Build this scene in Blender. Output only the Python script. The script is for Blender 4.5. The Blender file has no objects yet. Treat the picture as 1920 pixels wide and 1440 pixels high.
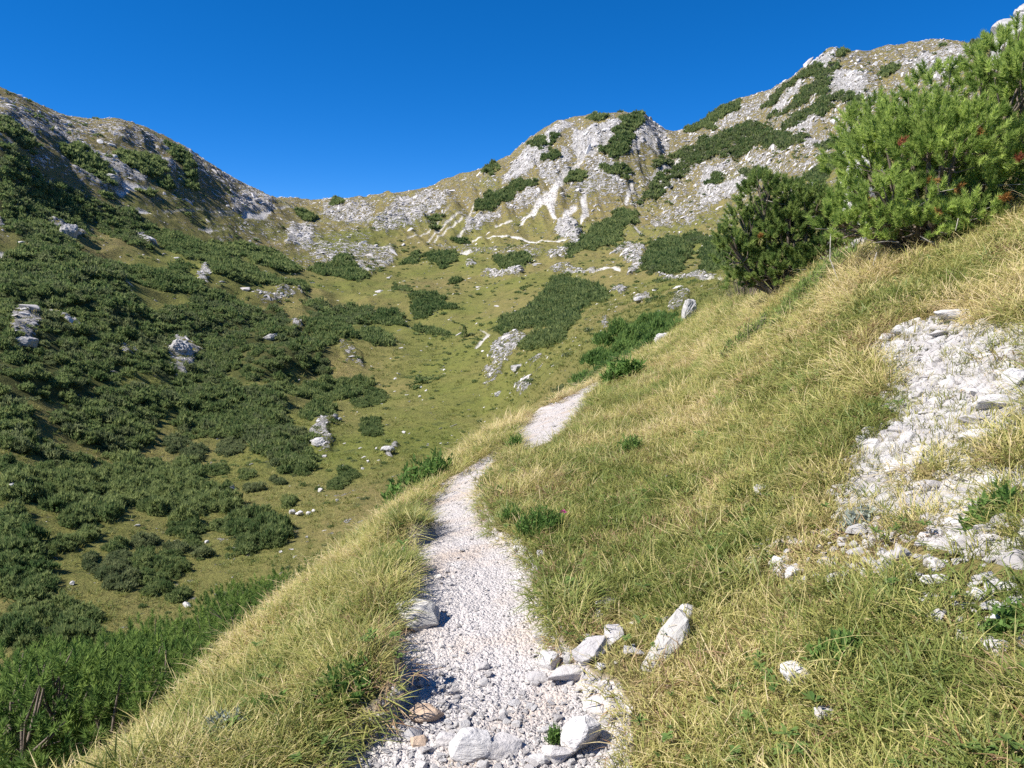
import bpy, bmesh, math, random
import numpy as np
from mathutils import Matrix, Vector
R = math.radians
rng = np.random.default_rng(7)
random.seed(7)
scene = bpy.context.scene
col = scene.collection

# ------------------------------------------------------------------ camera
CZ = 1.6                      # eye height, the path under the camera is z = 0
FPX, PITCH = 1423.0, R(9.0)   # focal length in photo pixels (1920 wide), tilt below the horizon
cam_d = bpy.data.cameras.new('camera'); cam = bpy.data.objects.new('camera', cam_d); col.objects.link(cam)
cam.location = (0, 0, CZ); cam.rotation_euler = (math.pi/2 - PITCH, 0, 0)
cam_d.sensor_width = 36.0; cam_d.lens = 36.0*FPX/1920.0; cam_d.clip_start = 0.05; cam_d.clip_end = 6000
scene.camera = cam

# ------------------------------------------------------------------ light
SUN_EL, SUN_AZ = R(47.0), R(256.0)     # azimuth clockwise from +Y: the sun stands to the west of the viewer
world = bpy.data.worlds.new('World'); scene.world = world; world.use_nodes = True
wn = world.node_tree.nodes; wl = world.node_tree.links
bg = wn['Background']; sky = wn.new('ShaderNodeTexSky'); sky.sky_type = 'NISHITA'
sky.sun_disc = False; sky.sun_elevation = SUN_EL; sky.sun_rotation = SUN_AZ
sky.altitude = 3000; sky.air_density = 0.6; sky.dust_density = 0.0; sky.ozone_density = 10.0
sky_g = wn.new('ShaderNodeGamma'); sky_g.inputs['Gamma'].default_value = 0.76        # deep, evenly blue alpine sky
sky_s = wn.new('ShaderNodeHueSaturation'); sky_s.inputs['Hue'].default_value = 0.506; sky_s.inputs['Saturation'].default_value = 1.315
wl.new(sky.outputs['Color'], sky_g.inputs['Color']); wl.new(sky_g.outputs['Color'], sky_s.inputs['Color'])
wl.new(sky_s.outputs['Color'], bg.inputs['Color']); bg.inputs['Strength'].default_value = 0.138
sd = bpy.data.lights.new('sun', 'SUN'); sun = bpy.data.objects.new('sun', sd); col.objects.link(sun)
sd.energy = 4.3; sd.angle = R(0.53); sd.color = (1.0, 0.95, 0.87)
sv = Vector((math.sin(SUN_AZ)*math.cos(SUN_EL), math.cos(SUN_AZ)*math.cos(SUN_EL), math.sin(SUN_EL)))
sun.rotation_euler = sv.to_track_quat('Z', 'Y').to_euler(); sun.location = sv*50
scene.view_settings.view_transform = 'Standard'; scene.view_settings.look = 'None'
scene.view_settings.exposure = 0.94; scene.view_settings.gamma = 1.0
scene.cycles.use_denoising = False; scene.cycles.max_bounces = 6; scene.cycles.diffuse_bounces = 3; scene.cycles.glossy_bounces = 2
scene.cycles.transmission_bounces = 3; scene.cycles.transparent_max_bounces = 4

# ------------------------------------------------------------------ helpers
def tag(o, label=None, cat=None, group=None, kind=None):
    if label: o['label'] = label
    if cat: o['category'] = cat
    if group: o['group'] = group
    if kind: o['kind'] = kind
    return o

def empty(name, loc, rz=0.0):
    o = bpy.data.objects.new(name, None); col.objects.link(o)
    o.location = loc; o.rotation_euler = (0, 0, rz); o.empty_display_size = 0.2
    return o

def mesh_np(name, V, F, mats, attrs=None, smooth=False, matidx=None):
    """V (n,3), F (m,k) with one k -> mesh"""
    me = bpy.data.meshes.new(name)
    V = np.ascontiguousarray(V, dtype=np.float32); F = np.ascontiguousarray(F, dtype=np.int32)
    n, (m, k) = len(V), F.shape
    me.vertices.add(n); me.vertices.foreach_set('co', V.ravel())
    me.loops.add(m*k); me.loops.foreach_set('vertex_index', F.ravel())
    me.polygons.add(m); me.polygons.foreach_set('loop_start', np.arange(0, m*k, k, dtype=np.int32))
    me.polygons.foreach_set('use_smooth', np.full(m, smooth, dtype=bool))
    for x in (mats if isinstance(mats, (list, tuple)) else [mats]): me.materials.append(x)
    if matidx is not None: me.polygons.foreach_set('material_index', matidx.astype(np.int32))
    for a, v in (attrs or {}).items():
        at = me.attributes.new(a, 'FLOAT', 'POINT'); at.data.foreach_set('value', np.ascontiguousarray(v, dtype=np.float32))
    me.update(calc_edges=True); me.validate()
    return me

def link(name, me, parent=None, loc=None):
    o = bpy.data.objects.new(name, me); col.objects.link(o)
    if parent is not None: o.parent = parent
    if loc is not None: o.location = loc
    return o

def perlin(x, y, seed=0):
    x = np.asarray(x, dtype=np.float64); y = np.asarray(y, dtype=np.float64)
    ix = np.floor(x).astype(np.int64); iy = np.floor(y).astype(np.int64)
    fx, fy = x-ix, y-iy
    u = fx*fx*fx*(fx*(fx*6-15)+10); v = fy*fy*fy*(fy*(fy*6-15)+10)
    def g(i, j, dx, dy):
        h = (i*374761393 + j*668265263 + seed*974634777) & 0xffffffff
        h = ((h ^ (h >> 13))*1274126177) & 0xffffffff
        h = h ^ (h >> 16)
        a = h*(2*math.pi/4294967296.0)
        return np.cos(a)*dx + np.sin(a)*dy
    a = g(ix, iy, fx, fy); b = g(ix+1, iy, fx-1, fy); c = g(ix, iy+1, fx, fy-1); d = g(ix+1, iy+1, fx-1, fy-1)
    return ((a*(1-u)+b*u)*(1-v) + (c*(1-u)+d*u)*v)*1.5

def fbm(x, y, octv=4, seed=0, gain=0.5, ridged=False):
    s, a, t = 0.0, 1.0, 0.0
    for o in range(octv):
        n = perlin(x, y, seed+o*17)
        if ridged: n = 1-2*np.abs(n)
        s = s + a*n; t += a; a *= gain; x = np.asarray(x)*2.03+5.1; y = np.asarray(y)*2.03-3.7
    return s/t

def sstep(a, b, x):
    t = np.clip((x-a)/(b-a), 0, 1); return t*t*(3-2*t)

def in_poly(px, py, poly):
    P = np.asarray(poly, dtype=float); res = np.zeros(px.shape, bool)
    x0, y0 = P.min(0); x1, y1 = P.max(0)
    sel = np.nonzero((px >= x0) & (px <= x1) & (py >= y0) & (py <= y1))
    if len(sel[0]) == 0: return res
    qx, qy = px[sel], py[sel]; c = np.zeros(qx.shape, bool)
    j = len(P)-1
    for i in range(len(P)):
        xi, yi = P[i]; xj, yj = P[j]
        cond = (yi > qy) != (yj > qy)
        if yj != yi: c ^= cond & (qx < (xj-xi)*(qy-yi)/(yj-yi)+xi)
        j = i
    res[sel] = c
    return res

def near_line(px, py, pts, w):
    """pixels within half width w (number or one per point) of a polyline"""
    best = np.full(px.shape, 9.0)
    ws = [w]*len(pts) if np.isscalar(w) else list(w)
    for (ax, ay), (bx, by), wa, wb in zip(pts[:-1], pts[1:], ws[:-1], ws[1:]):
        dx, dy = bx-ax, by-ay; L = dx*dx+dy*dy+1e-9
        t = np.clip(((px-ax)*dx+(py-ay)*dy)/L, 0, 1)
        d = np.hypot(px-(ax+t*dx), py-(ay+t*dy))/(wa+(wb-wa)*t)
        best = np.minimum(best, d)
    return best

# ------------------------------------------------------------------ terrain: rings of surveyed points around the viewer
def ray(px, py):
    cx, cy = (px-960.0)/FPX, (720.0-py)/FPX
    y = math.cos(PITCH)+cy*math.sin(PITCH); z = -math.sin(PITCH)+cy*math.cos(PITCH)
    return math.atan2(cx, y), z/math.hypot(cx, y)          # azimuth, tangent of elevation

def az_of(px): return ray(px, 800)[0]

def pchip(xk, yk, x):
    xk = np.asarray(xk, float); yk = np.asarray(yk, float)
    h = np.diff(xk); d = np.diff(yk)/h; m = np.zeros(len(xk))
    for i in range(1, len(xk)-1):
        if d[i-1]*d[i] > 0:
            w1, w2 = 2*h[i]+h[i-1], h[i]+2*h[i-1]
            m[i] = (w1+w2)/(w1/d[i-1]+w2/d[i])
    m[0], m[-1] = d[0], d[-1]
    x = np.clip(x, xk[0], xk[-1]); i = np.clip(np.searchsorted(xk, x)-1, 0, len(h)-1)
    t = (x-xk[i])/h[i]
    return ((1+2*t)*(1-t)**2*yk[i] + t*(1-t)**2*h[i]*m[i] + t*t*(3-2*t)*yk[i+1] + t*t*(t-1)*h[i]*m[i+1])

def ring_px(pts):      # (px, py, r): seen points
    o = []
    for px, py, r in pts:
        a, e = ray(px, py); o.append((a, r, e*r))
    return sorted(o)
def ring_z(pts):       # (px, r, z): points known by height
    return sorted((az_of(px), r, z) for px, r, z in pts)

SKYLINE = [(-300,120),(0,188),(60,207),(130,235),(230,240),(330,278),(400,320),(470,362),(520,378),(580,386),(640,383),(700,375),
 (780,362),(850,340),(900,325),(940,305),(985,275),(1010,258),(1055,232),(1080,228),(1110,217),(1150,217),(1200,218),(1225,238),
 (1250,253),(1290,250),(1330,230),(1380,200),(1430,190),(1470,165),(1530,118),(1560,100),(1590,103),(1620,102),(1680,95),(1745,88),
 (1800,95),(1825,100),(1860,88),(1890,68),(1925,40),(2000,10),(2300,-60)]
def sky_r(px): return float(np.interp(px, [-300,0,330,580,850,1000,1150,1250,1430,1560,1750,1920,2300], [400,420,480,600,580,540,500,520,520,430,440,420,400]))
EDGE = [(80,1425,3.3),(200,1335,3.7),(300,1258,4.1),(420,1155,4.8),(560,1055,5.8),(680,965,7.2),(800,875,9.5),(930,805,12.5),(1060,740,16.5),
 (1160,690,20),(1240,640,24),(1300,595,27),(1350,565,22),(1450,545,14),(1600,465,10.5),(1750,425,9),(1920,390,8),(2200,250,7.5)]
rings = [
 ring_z([(-900,.4,-1.9),(80,.4,-1.68),(870,.4,-1.6),(1920,.4,-1.45),(2800,.4,-1.35)]),
 ring_px([(80,1530,2.8),(300,1460,2.6),(690,1440,2.3),(870,1440,2.2),(1150,1440,2.2),(1500,1440,2.0),(1920,1440,1.85)]),
 ring_px([(80,1555,2.95),(300,1400,3.2),(560,1230,3.4),(760,1150,3.35),(920,1150,3.3),(1080,1130,3.3),(1300,1090,3.3),(1600,1060,3.1),(1920,1020,2.95)]),
 ring_px([(80,1580,3.1),(300,1365,3.65),(560,1120,4.7),(680,1030,5.6),(800,960,6.0),(880,930,6.2),(1060,870,6.9),(1300,850,6.0),(1600,780,4.9),(1920,700,4.7)]),
 ring_px([(x, y+(.44 if x < 350 else .32 if x < 600 else .25 if x < 900 else .04 if x < 1230 else .15)*FPX/r, r) for x, y, r in EDGE]),      # the grass on the brow adds its own height
 ring_z([(80,5.5,-3.7),(300,7,-4.5),(560,9,-4.6),(800,13.5,-4.6),(930,17.5,-4.6),(1060,22,-5.2),(1240,30,-4.5),(1350,33,-3.5),(1450,22,-1.2),(1600,15,0),(1750,13,.8),(1920,12,1.4),(2300,11,2.2)]),
 ring_z([(80,14,-8.6),(300,16,-9.6),(560,19,-9.8),(800,26,-10),(930,31,-9.5),(1060,38,-9.5),(1240,44,-7),(1350,48,-5),(1450,45,-3.5),(1600,45,-2),(1750,45,0),(1920,45,3),(2300,45,8)]),
 ring_px([(-300,1150,70),(0,1200,54),(200,1150,56),(400,1060,64),(600,950,78),(760,860,95),(900,790,112),(1000,740,90),(1060,715,76),(1150,670,63),(1240,620,61),(1350,560,70),(1500,480,88),(1700,400,90),(1920,350,90),(2300,250,90)]),
 ring_px([(-300,900,85),(0,900,85),(200,900,92),(400,860,105),(600,800,125),(720,740,145),(850,680,160),(1000,620,165),(1150,570,150),(1240,540,150),(1350,510,160),(1500,420,170),(1700,320,180),(1920,250,180),(2300,150,180)]),
 ring_px([(-300,600,130),(0,640,140),(200,650,150),(400,640,180),(600,620,210),(720,600,230),(850,570,245),(1000,530,250),(1150,500,250),(1240,480,250),(1350,460,255),(1500,350,270),(1700,240,280),(1920,170,270),(2300,60,270)]),
 ring_px([(-300,380,220),(0,440,230),(200,470,260),(400,480,300),(600,500,340),(720,500,350),(850,480,370),(1000,450,380),(1150,410,390),(1240,400,390),(1350,370,380),(1500,260,360),(1700,170,360),(1920,110,350),(2300,0,350)]),
 ring_px([(x, y, sky_r(x)) for x, y in SKYLINE]),
]
AZ = np.radians(np.concatenate([np.linspace(-110,-42,24)[:-1], np.arange(-42,-35.001,.5)[:-1], np.arange(-35,35.001,.1), np.arange(35,42.001,.5)[1:], np.linspace(42,110,24)[1:]]))
RR = np.exp(np.concatenate([np.linspace(math.log(.4),math.log(1.6),30)[:-1], np.arange(math.log(1.6),math.log(32),.006), np.arange(math.log(32),math.log(660),.003), np.linspace(math.log(665),math.log(1500),16)]))
U = np.log(RR); NA, NR = len(AZ), len(RR)
Z = np.zeros((NA, NR)); R_EDGE = np.zeros(NA); R_SKY = np.zeros(NA); R_OUT = np.zeros(NA)
rk = []
for pts in rings:
    a = [p[0] for p in pts]
    rk.append((pchip(a, np.log([p[1] for p in pts]), AZ), pchip(a, [p[2] for p in pts], AZ)))
for i in range(NA):
    us = [k[0][i] for k in rk]; zs = [k[1][i] for k in rk]
    for j in range(1, len(us)):
        if us[j] < us[j-1]+.02: us[j] = us[j-1]+.02
    ru, rz = math.exp(us[-1]), zs[-1]
    us += [math.log(ru*1.2), math.log(max(ru*1.8, 1000)), math.log(1600)]; zs += [rz-.28*.2*ru-6, rz-130, rz-260]
    Z[i] = pchip(us, zs, U)
    R_EDGE[i] = math.exp(us[4]); R_SKY[i] = ru; R_OUT[i] = math.exp(us[6])
GA, GU = np.meshgrid(AZ, U, indexing='ij'); GR = np.exp(GU)
X, Y = np.sin(GA)*GR, np.cos(GA)*GR

def project(X, Y, Zr):
    """photo pixel of points (Zr relative to the eye)"""
    f = Y*math.cos(PITCH) - Zr*math.sin(PITCH); u = Y*math.sin(PITCH) + Zr*math.cos(PITCH)
    f = np.where(f < .05, .05, f)
    return 960+FPX*X/f, 720-FPX*u/f

# ------------------------------------------------------------------ ground cover, traced patch by patch (photo crops: x0, y0, scale)
CROP = {'A': (0,150,2.743), 'B': (550,150,2.743), 'C': (1220,50,2.743), 'D': (0,600,2.743), 'E': (0,915,2.743), 'G': (960,380,4.571), 'P': (0,0,1.0)}
def pts(tagc, s):
    x0, y0, k = CROP[tagc]; v = [float(t) for t in s.replace(' ', ',').split(',') if t]
    return [(x0+v[i]/k, y0+v[i+1]/k) for i in range(0, len(v), 2)]

# dwarf pine patches: crop, outline, label (None = part of the uncountable carpet)
PINES = [
 ('A','0,245 60,255 130,310 165,370 185,440 120,400 60,350 0,340', None),
 ('A','0,390 100,430 200,500 250,560 330,560 400,600 450,640 560,680 680,700 760,740 800,800 800,860 740,860 680,840 770,930 780,950 700,930 600,880 560,830 450,720 400,720 370,700 420,760 450,850 450,890 380,860 400,910 390,950 290,960 150,930 80,880 40,860 40,800 0,820', None),
 ('A','0,980 150,940 290,960 420,960 500,1010 560,1010 600,1060 630,1120 700,1190 820,1230 950,1210 1020,1170 1130,1170 1250,1180 1380,1220 1480,1260 1560,1300 1580,1380 1600,1440 0,1440', None),
 ('A','310,380 400,360 480,400 530,430 560,480 580,560 500,540 430,480 340,420','dark dwarf pine tongue pointing down the rocky slope above the ragged white scree spot'),
 ('A','590,380 640,370 720,400 800,410 850,460 850,490 790,525 720,490 640,440','broad dark dwarf pine patch directly above the ragged white scree spot'),
 ('A','870,400 960,410 1010,460 960,470 900,430','narrow dwarf pine strip high on the western mountain, on its rounded shoulder'),
 ('A','860,355 930,365 930,385 880,380','small dwarf pine cushion just under the skyline of the western mountain shoulder'),
 ('A','930,470 1000,490 1010,520 960,500','thin dwarf pine streak beside bluish rock on the western mountain shoulder'),
 ('A','810,540 880,540 880,570 820,570','low round dwarf pine clump east of the ragged white scree spot, upper one'),
 ('A','960,530 1020,540 1010,570 960,560','small dark dwarf pine clump on brown grass below the western skyline dip'),
 ('A','720,580 800,590 790,615 730,605','flat dwarf pine clump touching the lower edge of the ragged white scree spot'),
 ('A','530,610 590,610 590,635 540,635','tiny dwarf pine clump in brown grass below the ragged white scree spot'),
 ('A','800,800 900,800 1000,830 1060,870 1120,920 1190,980 1190,1000 1070,1000 960,990 880,930 800,860','long dark dwarf pine thicket sloping down beyond the bluish cliffs'),
 ('A','1060,840 1200,850 1290,850 1400,890 1480,930 1540,980 1540,1010 1450,1010 1330,980 1270,920 1180,920 1100,890','tapering dwarf pine thicket ending at the pale boulder field below the saddle'),
 ('A','1080,1010 1200,1000 1310,1020 1450,1060 1550,1070 1590,1120 1500,1130 1350,1110 1200,1090 1100,1070','dense dwarf pine thicket with bare white stones along its lower edge'),
 ('A','1600,970 1700,960 1800,970 1890,1010 1890,1030 1840,1050 1740,1030 1640,1010','domed dwarf pine thicket standing alone at the foot of the boulder field'),
 ('A','560,1000 700,1010 800,1040 800,1060 960,1060 1040,1110 1040,1170 900,1160 790,1120 680,1100 610,1060','dwarf pine thicket under the thin curved white scree streak'),
 ('A','880,1010 930,1000 1000,1030 960,1045 890,1040','small brownish dwarf pine clump between two bigger thickets on yellow grass'),
 ('A','1560,1190 1640,1180 1680,1200 1640,1220 1570,1215','small dwarf pine clump on orange tinted grass of the upper valley'),
 ('A','1590,1260 1720,1210 1800,1190 1900,1200 1910,1260 1880,1300 1760,1310 1620,1280','olive dwarf pine clump in the upper valley, wide and flat topped'),
 ('A','1520,690 1590,700 1630,740 1560,740','dwarf pine clump on rocks just below the saddle'),
 ('A','1690,650 1750,640 1760,660 1700,665','tiny dwarf pine clump on the skyline right of the saddle'),
 ('B','1680,190 1750,190 1800,190 1790,240 1740,290 1740,340 1720,390 1690,440 1640,440 1620,400 1560,400 1620,340 1660,280 1690,230','dark dwarf pine strip running down from the top of the central rocky peak'),
 ('B','1500,200 1560,180 1620,195 1600,210 1520,215','thin dwarf pine cap on the summit ridge of the central rocky peak'),
 ('B','1210,370 1280,315 1290,350 1260,390','upper dwarf pine patch on the pale left flank of the central rocky peak'),
 ('B','1310,340 1360,310 1370,330 1320,380','narrow dwarf pine patch beside the grassy gully of the central rocky peak'),
 ('B','1270,430 1330,385 1360,400 1360,440 1310,445','rounded dwarf pine patch below the grassy gully of the central rocky peak'),
 ('B','1080,580 1160,530 1250,550 1270,590 1210,590 1150,600 1100,650 1030,690 940,680 960,640 1000,600 1030,600','long dwarf pine patch slanting across the slope left of the forked white scree chute'),
 ('B','1380,560 1440,500 1490,490 1510,540 1480,560 1420,570','dwarf pine patch hugging the right side of the forked white scree chute'),
 ('B','1580,500 1620,470 1700,490 1740,510 1720,550 1640,540','squarish dwarf pine patch below the long strip of the central rocky peak'),
 ('B','980,510 1040,470 1060,480 1010,530','small dwarf pine patch on the left skyline ridge of the central rocky peak'),
 ('B','550,960 600,910 650,890 640,920 600,970','slanting dwarf pine strip at the edge of the pale boulder field'),
 ('B','690,900 750,880 830,890 830,940 770,980 740,960 700,930','compact dwarf pine clump below the traversing upper trail'),
 ('B','1030,930 1100,930 1200,920 1210,940 1150,970 1060,960','flat dwarf pine clump with white rock slabs beneath it, below the upper trail'),
 ('B','800,830 870,825 900,830 840,850','low dwarf pine clump where the upper trail starts its traverse'),
 ('B','1400,910 1480,830 1560,760 1680,690 1760,700 1760,750 1700,790 1680,850 1560,880 1480,890 1430,930','large dwarf pine patch climbing the slope right of the small white scree fans'),
 ('B','1750,640 1850,590 1920,560 1920,600 1830,640 1780,650', None),
 ('B','1850,480 1900,430 1920,430 1920,470 1870,490', None),
 ('B','1820,920 1870,860 1920,830 1920,990 1850,1000 1790,990', None),
 ('B','1310,1060 1350,1020 1420,1020 1480,1060 1560,1080 1610,1100 1600,1150 1540,1160 1480,1190 1440,1200 1460,1250 1400,1290 1370,1270 1250,1280 1150,1310 1050,1320 1030,1290 1070,1240 1150,1200 1200,1200 1230,1170 1280,1130','biggest dwarf pine thicket on the grassy spur in the middle of the valley'),
 ('B','1190,1370 1260,1310 1390,1300 1390,1350 1290,1380 1220,1400','dwarf pine thicket directly below the biggest one on the grassy spur'),
 ('B','610,1160 650,1140 720,1140 790,1170 840,1180 800,1200 720,1200 680,1235 620,1230','solitary dark dwarf pine clump on the upper valley meadow'),
 ('B','400,1280 460,1230 530,1220 580,1280 520,1290 460,1300 410,1310','two lobed dwarf pine clump on the meadow with a white stone row below'),
 ('B','690,1290 760,1300 800,1320 760,1330 700,1320','low dwarf pine clump next to a lone little spruce on the meadow'),
 ('B','620,1310 690,1300 690,1320 640,1325','thin low dwarf pine clump west of the lone little spruce'),
 ('B','80,1210 160,1190 170,1210 110,1225', None),
 ('B','90,1260 220,1200 380,1200 400,1250 330,1300 270,1320 120,1290', None),
 ('B','70,1310 180,1300 280,1350 330,1420 300,1430 150,1440 60,1440','dwarf pine thicket at the eastern tip of the big valley carpet'),
 ('B','350,1350 440,1330 510,1400 510,1430 400,1440 350,1400','squarish dwarf pine thicket on the meadow just east of the big valley carpet'),
 ('B','200,930 290,930 290,950 210,950','small dwarf pine clump in the middle of the pale boulder field'),
 ('B','700,740 760,720 780,720 730,750', None), ('B','695,790 750,760 760,765 720,795', None),
 ('B','800,1040 850,1030 860,1045 810,1052','tiny dwarf pine clump on the meadow under the upper trail'),
 ('B','510,1110 580,1105 620,1130 560,1130','low brown dwarf pine clump with white stones in front, upper valley meadow'),
 ('C','570,460 660,360 760,290 850,230 880,230 800,290 730,330 660,400 600,450', None),
 ('C','950,180 970,140 1010,150 990,190','dwarf pine knob on the skyline beside the white slab of the eastern mountain'),
 ('C','590,520 660,470 740,410 790,330 860,290 900,290 910,340 910,380 830,390 800,420 700,470 640,500', None),
 ('C','820,260 900,230 950,240 930,270 850,290', None),
 ('C','680,550 760,500 850,440 940,400 990,400 990,425 900,440 940,460 900,490 820,520 740,560', None),
 ('C','1180,230 1230,220 1280,245 1240,265 1190,265','oval dwarf pine patch alone between white rocks high on the eastern mountain'),
 ('C','1000,440 1080,410 1080,450 1010,460', None),
 ('C','180,550 260,490 350,440 430,420 460,410 450,450 380,480 330,510 330,540 250,550','dwarf pine patch along the skyline notch between the central peak and the eastern mountain'),
 ('C','20,740 100,680 200,630 300,610 400,570 480,530 550,530 640,580 690,590 680,610 580,640 480,680 420,720 330,710 300,720 220,760 120,810 0,890 0,840 60,790 150,740', None),
 ('C','560,640 680,610 790,610 780,650 700,665 600,660', None),
 ('C','1500,330 1560,290 1600,280 1540,330', None), ('C','1660,150 1760,100 1740,170 1700,180', None),
 ('C','290,860 320,820 370,810 370,850 320,865','small dwarf pine patch framed by pale rock slabs above the smaller hero pine'),
 ('C','460,800 550,800 540,840 480,840', None), ('C','800,800 870,760 980,720 960,760 880,820 800,830', None), ('C','830,680 950,640 980,650 900,690', None),
 ('C','0,1150 60,1110 150,1100 200,1150 190,1210 120,1260 60,1270 0,1270','rounded dwarf pine thicket above the lower trail, left of the hillside pine'),
 ('C','270,1150 340,1090 370,1100 370,1250 290,1250 260,1200','dwarf pine thicket half hidden behind the hillside pine'),
 ('C','170,1080 290,1090 290,1130 180,1130', None),
 ('D','0,0 1380,0 1560,80 1600,130 1690,250 1690,300 1600,310 1500,300 1430,350 1300,360 1200,350 1060,360 1000,350 900,350 870,330 750,330 650,330 560,380 470,390 380,450 300,440 200,440 150,450 0,520', None),
 ('D','270,530 400,430 520,400 700,390 860,390 1000,360 1020,410 1030,430 900,460 850,490 800,530 760,570 760,640 640,660 560,690 450,640 340,630 300,580', None),
 ('D','0,520 100,490 190,500 200,580 120,590 0,580', None),
 ('D','880,500 1000,450 1120,420 1300,440 1380,470 1460,490 1470,580 1520,640 1600,660 1610,780 1540,800 1450,790 1400,740 1320,700 1290,630 1150,640 1050,620 940,600 900,550', None),
 ('D','0,620 100,600 200,620 300,640 350,690 300,700 200,690 90,680 0,670', None),
 ('D','1370,390 1500,350 1600,330 1750,330 1900,340 1850,400 1760,430 1640,420 1580,400 1500,440 1400,430','dwarf pine thicket on the valley meadow above the small white cliff'),
 ('D','1570,560 1580,500 1700,480 1730,500 1650,570 1600,590','dark dwarf pine thicket crowning the small white cliff in the valley'),
 ('D','480,790 560,740 700,700 830,710 960,730 1030,780 1060,850 1080,880 1190,930 1190,980 1080,990 960,1040 830,1010 680,980 600,940 590,880','big rounded dwarf pine thicket in the middle of the near valley floor'),
 ('D','40,900 130,820 300,810 470,830 560,870 600,950 560,1040 470,1080 390,1100 330,1080 300,1000 180,960 60,960','wide dwarf pine thicket west of the big rounded one, with a grey gap inside'),
 ('D','0,1000 80,1010 140,1070 210,1200 240,1400 220,1440 0,1440','tall very dark dwarf pine thicket cut by the western picture edge'),
 ('D','1210,1030 1280,970 1370,990 1450,1050 1460,1090 1420,1150 1350,1180 1260,1200 1210,1150','brownish dwarf pine clump beside the cluster of white boulders'),
 ('E','90,660 200,600 370,600 360,650 250,690 100,700','flat dwarf pine thicket just above the darkest small one in the lower valley corner'),
 ('E','210,720 300,670 450,660 500,700 470,780 330,820 230,800','dark compact dwarf pine thicket right above the bright green pines of the lower corner'),
 ('E','0,700 60,660 150,720 200,800 100,840 0,830','greyish dwarf pine thicket touching the picture edge in the lower valley corner'),
]
# single bushes: crop D ellipses (cx, cy, rx, ry)
BUSHES = [
 (600,1185,45,25,'small very dark bush alone on bright meadow, casting a long shadow'),
 (1000,1160,30,14,'small dark green bush beside a white stone on the near meadow'),
 (610,1310,80,90,'western bush of the trio on the near meadow, grey green and loose'),
 (740,1280,55,60,'middle bush of the trio on the near meadow'),
 (870,1280,75,70,'eastern bush of the trio on the near meadow, darkest and roundest'),
 (790,1375,75,45,'wide low bush directly below the trio on the near meadow'),
 (470,1270,40,45,'faint brownish bush west of the trio on the near meadow'),
 (960,1085,90,35,'flat elongated bush under the big rounded thicket'),
 (760,1160,60,25,'low brown bush on the meadow between the dark small bush and the big rounded thicket'),
 (1140,1060,50,30,'bush at the lower eastern foot of the big rounded thicket'),
 (320,1180,75,40,'spreading bush on the meadow east of the tall dark edge thicket'),
 (450,1130,50,25,'flat bush below the wide thicket, trailing a thin shadow'),
 (900,1190,40,18,'thin brown bush on the hummocky meadow above the trio'),
 (1480,950,25,15,'tiny bush left of the white boulder cluster'),
 (1745,832,45,25,'oval bush alone above the lone round boulder'),
 (1800,790,40,22,'bush on the steep meadow beside the row of white stones'),
 (1850,440,40,20,'small bush on the meadow above the low pale slab'),
 (900,650,60,38,'rounded bush between the brown thicket and the yellow meadow'),
 (1000,690,60,25,'low bush on yellow meadow beneath the brown thicket'),
 (1110,775,60,20,'long flat bush with grass showing through, above the dotted meadow'),
 (1190,680,60,30,'bush right under the brown thicket, on the yellow meadow'),
 (50,770,50,30,'bush by the picture edge beside two white stones'),
 (240,760,35,18,'tiny bush on the pale meadow strip near two white stones'),
 (380,770,80,35,'wide bush on the pale meadow strip above the wide thicket'),
 (400,712,60,22,'low bush along the lower border of the western carpet'),
 (1260,797,32,20,'pointed small bush with a dark shadow on the dotted meadow'),
 (1420,822,32,14,'flat little bush south of the brown thicket tip'),
 (1160,850,25,15,'tiny bush by the eastern shoulder of the big rounded thicket'),
 (1040,1215,28,15,'tiny grey bush on the meadow east of the trio'),
 (1300,865,40,14,'flat faint bush on the meadow above a white stone'),
 (1910,560,45,45,'round bush on the steep meadow below the eastern tip of the carpet'),
 (1930,390,60,30,'bush clump on the meadow beneath the squarish thicket'),
 (930,1430,40,20,'small flat bush on shaded meadow close to the bright green pines'),
]
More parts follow.
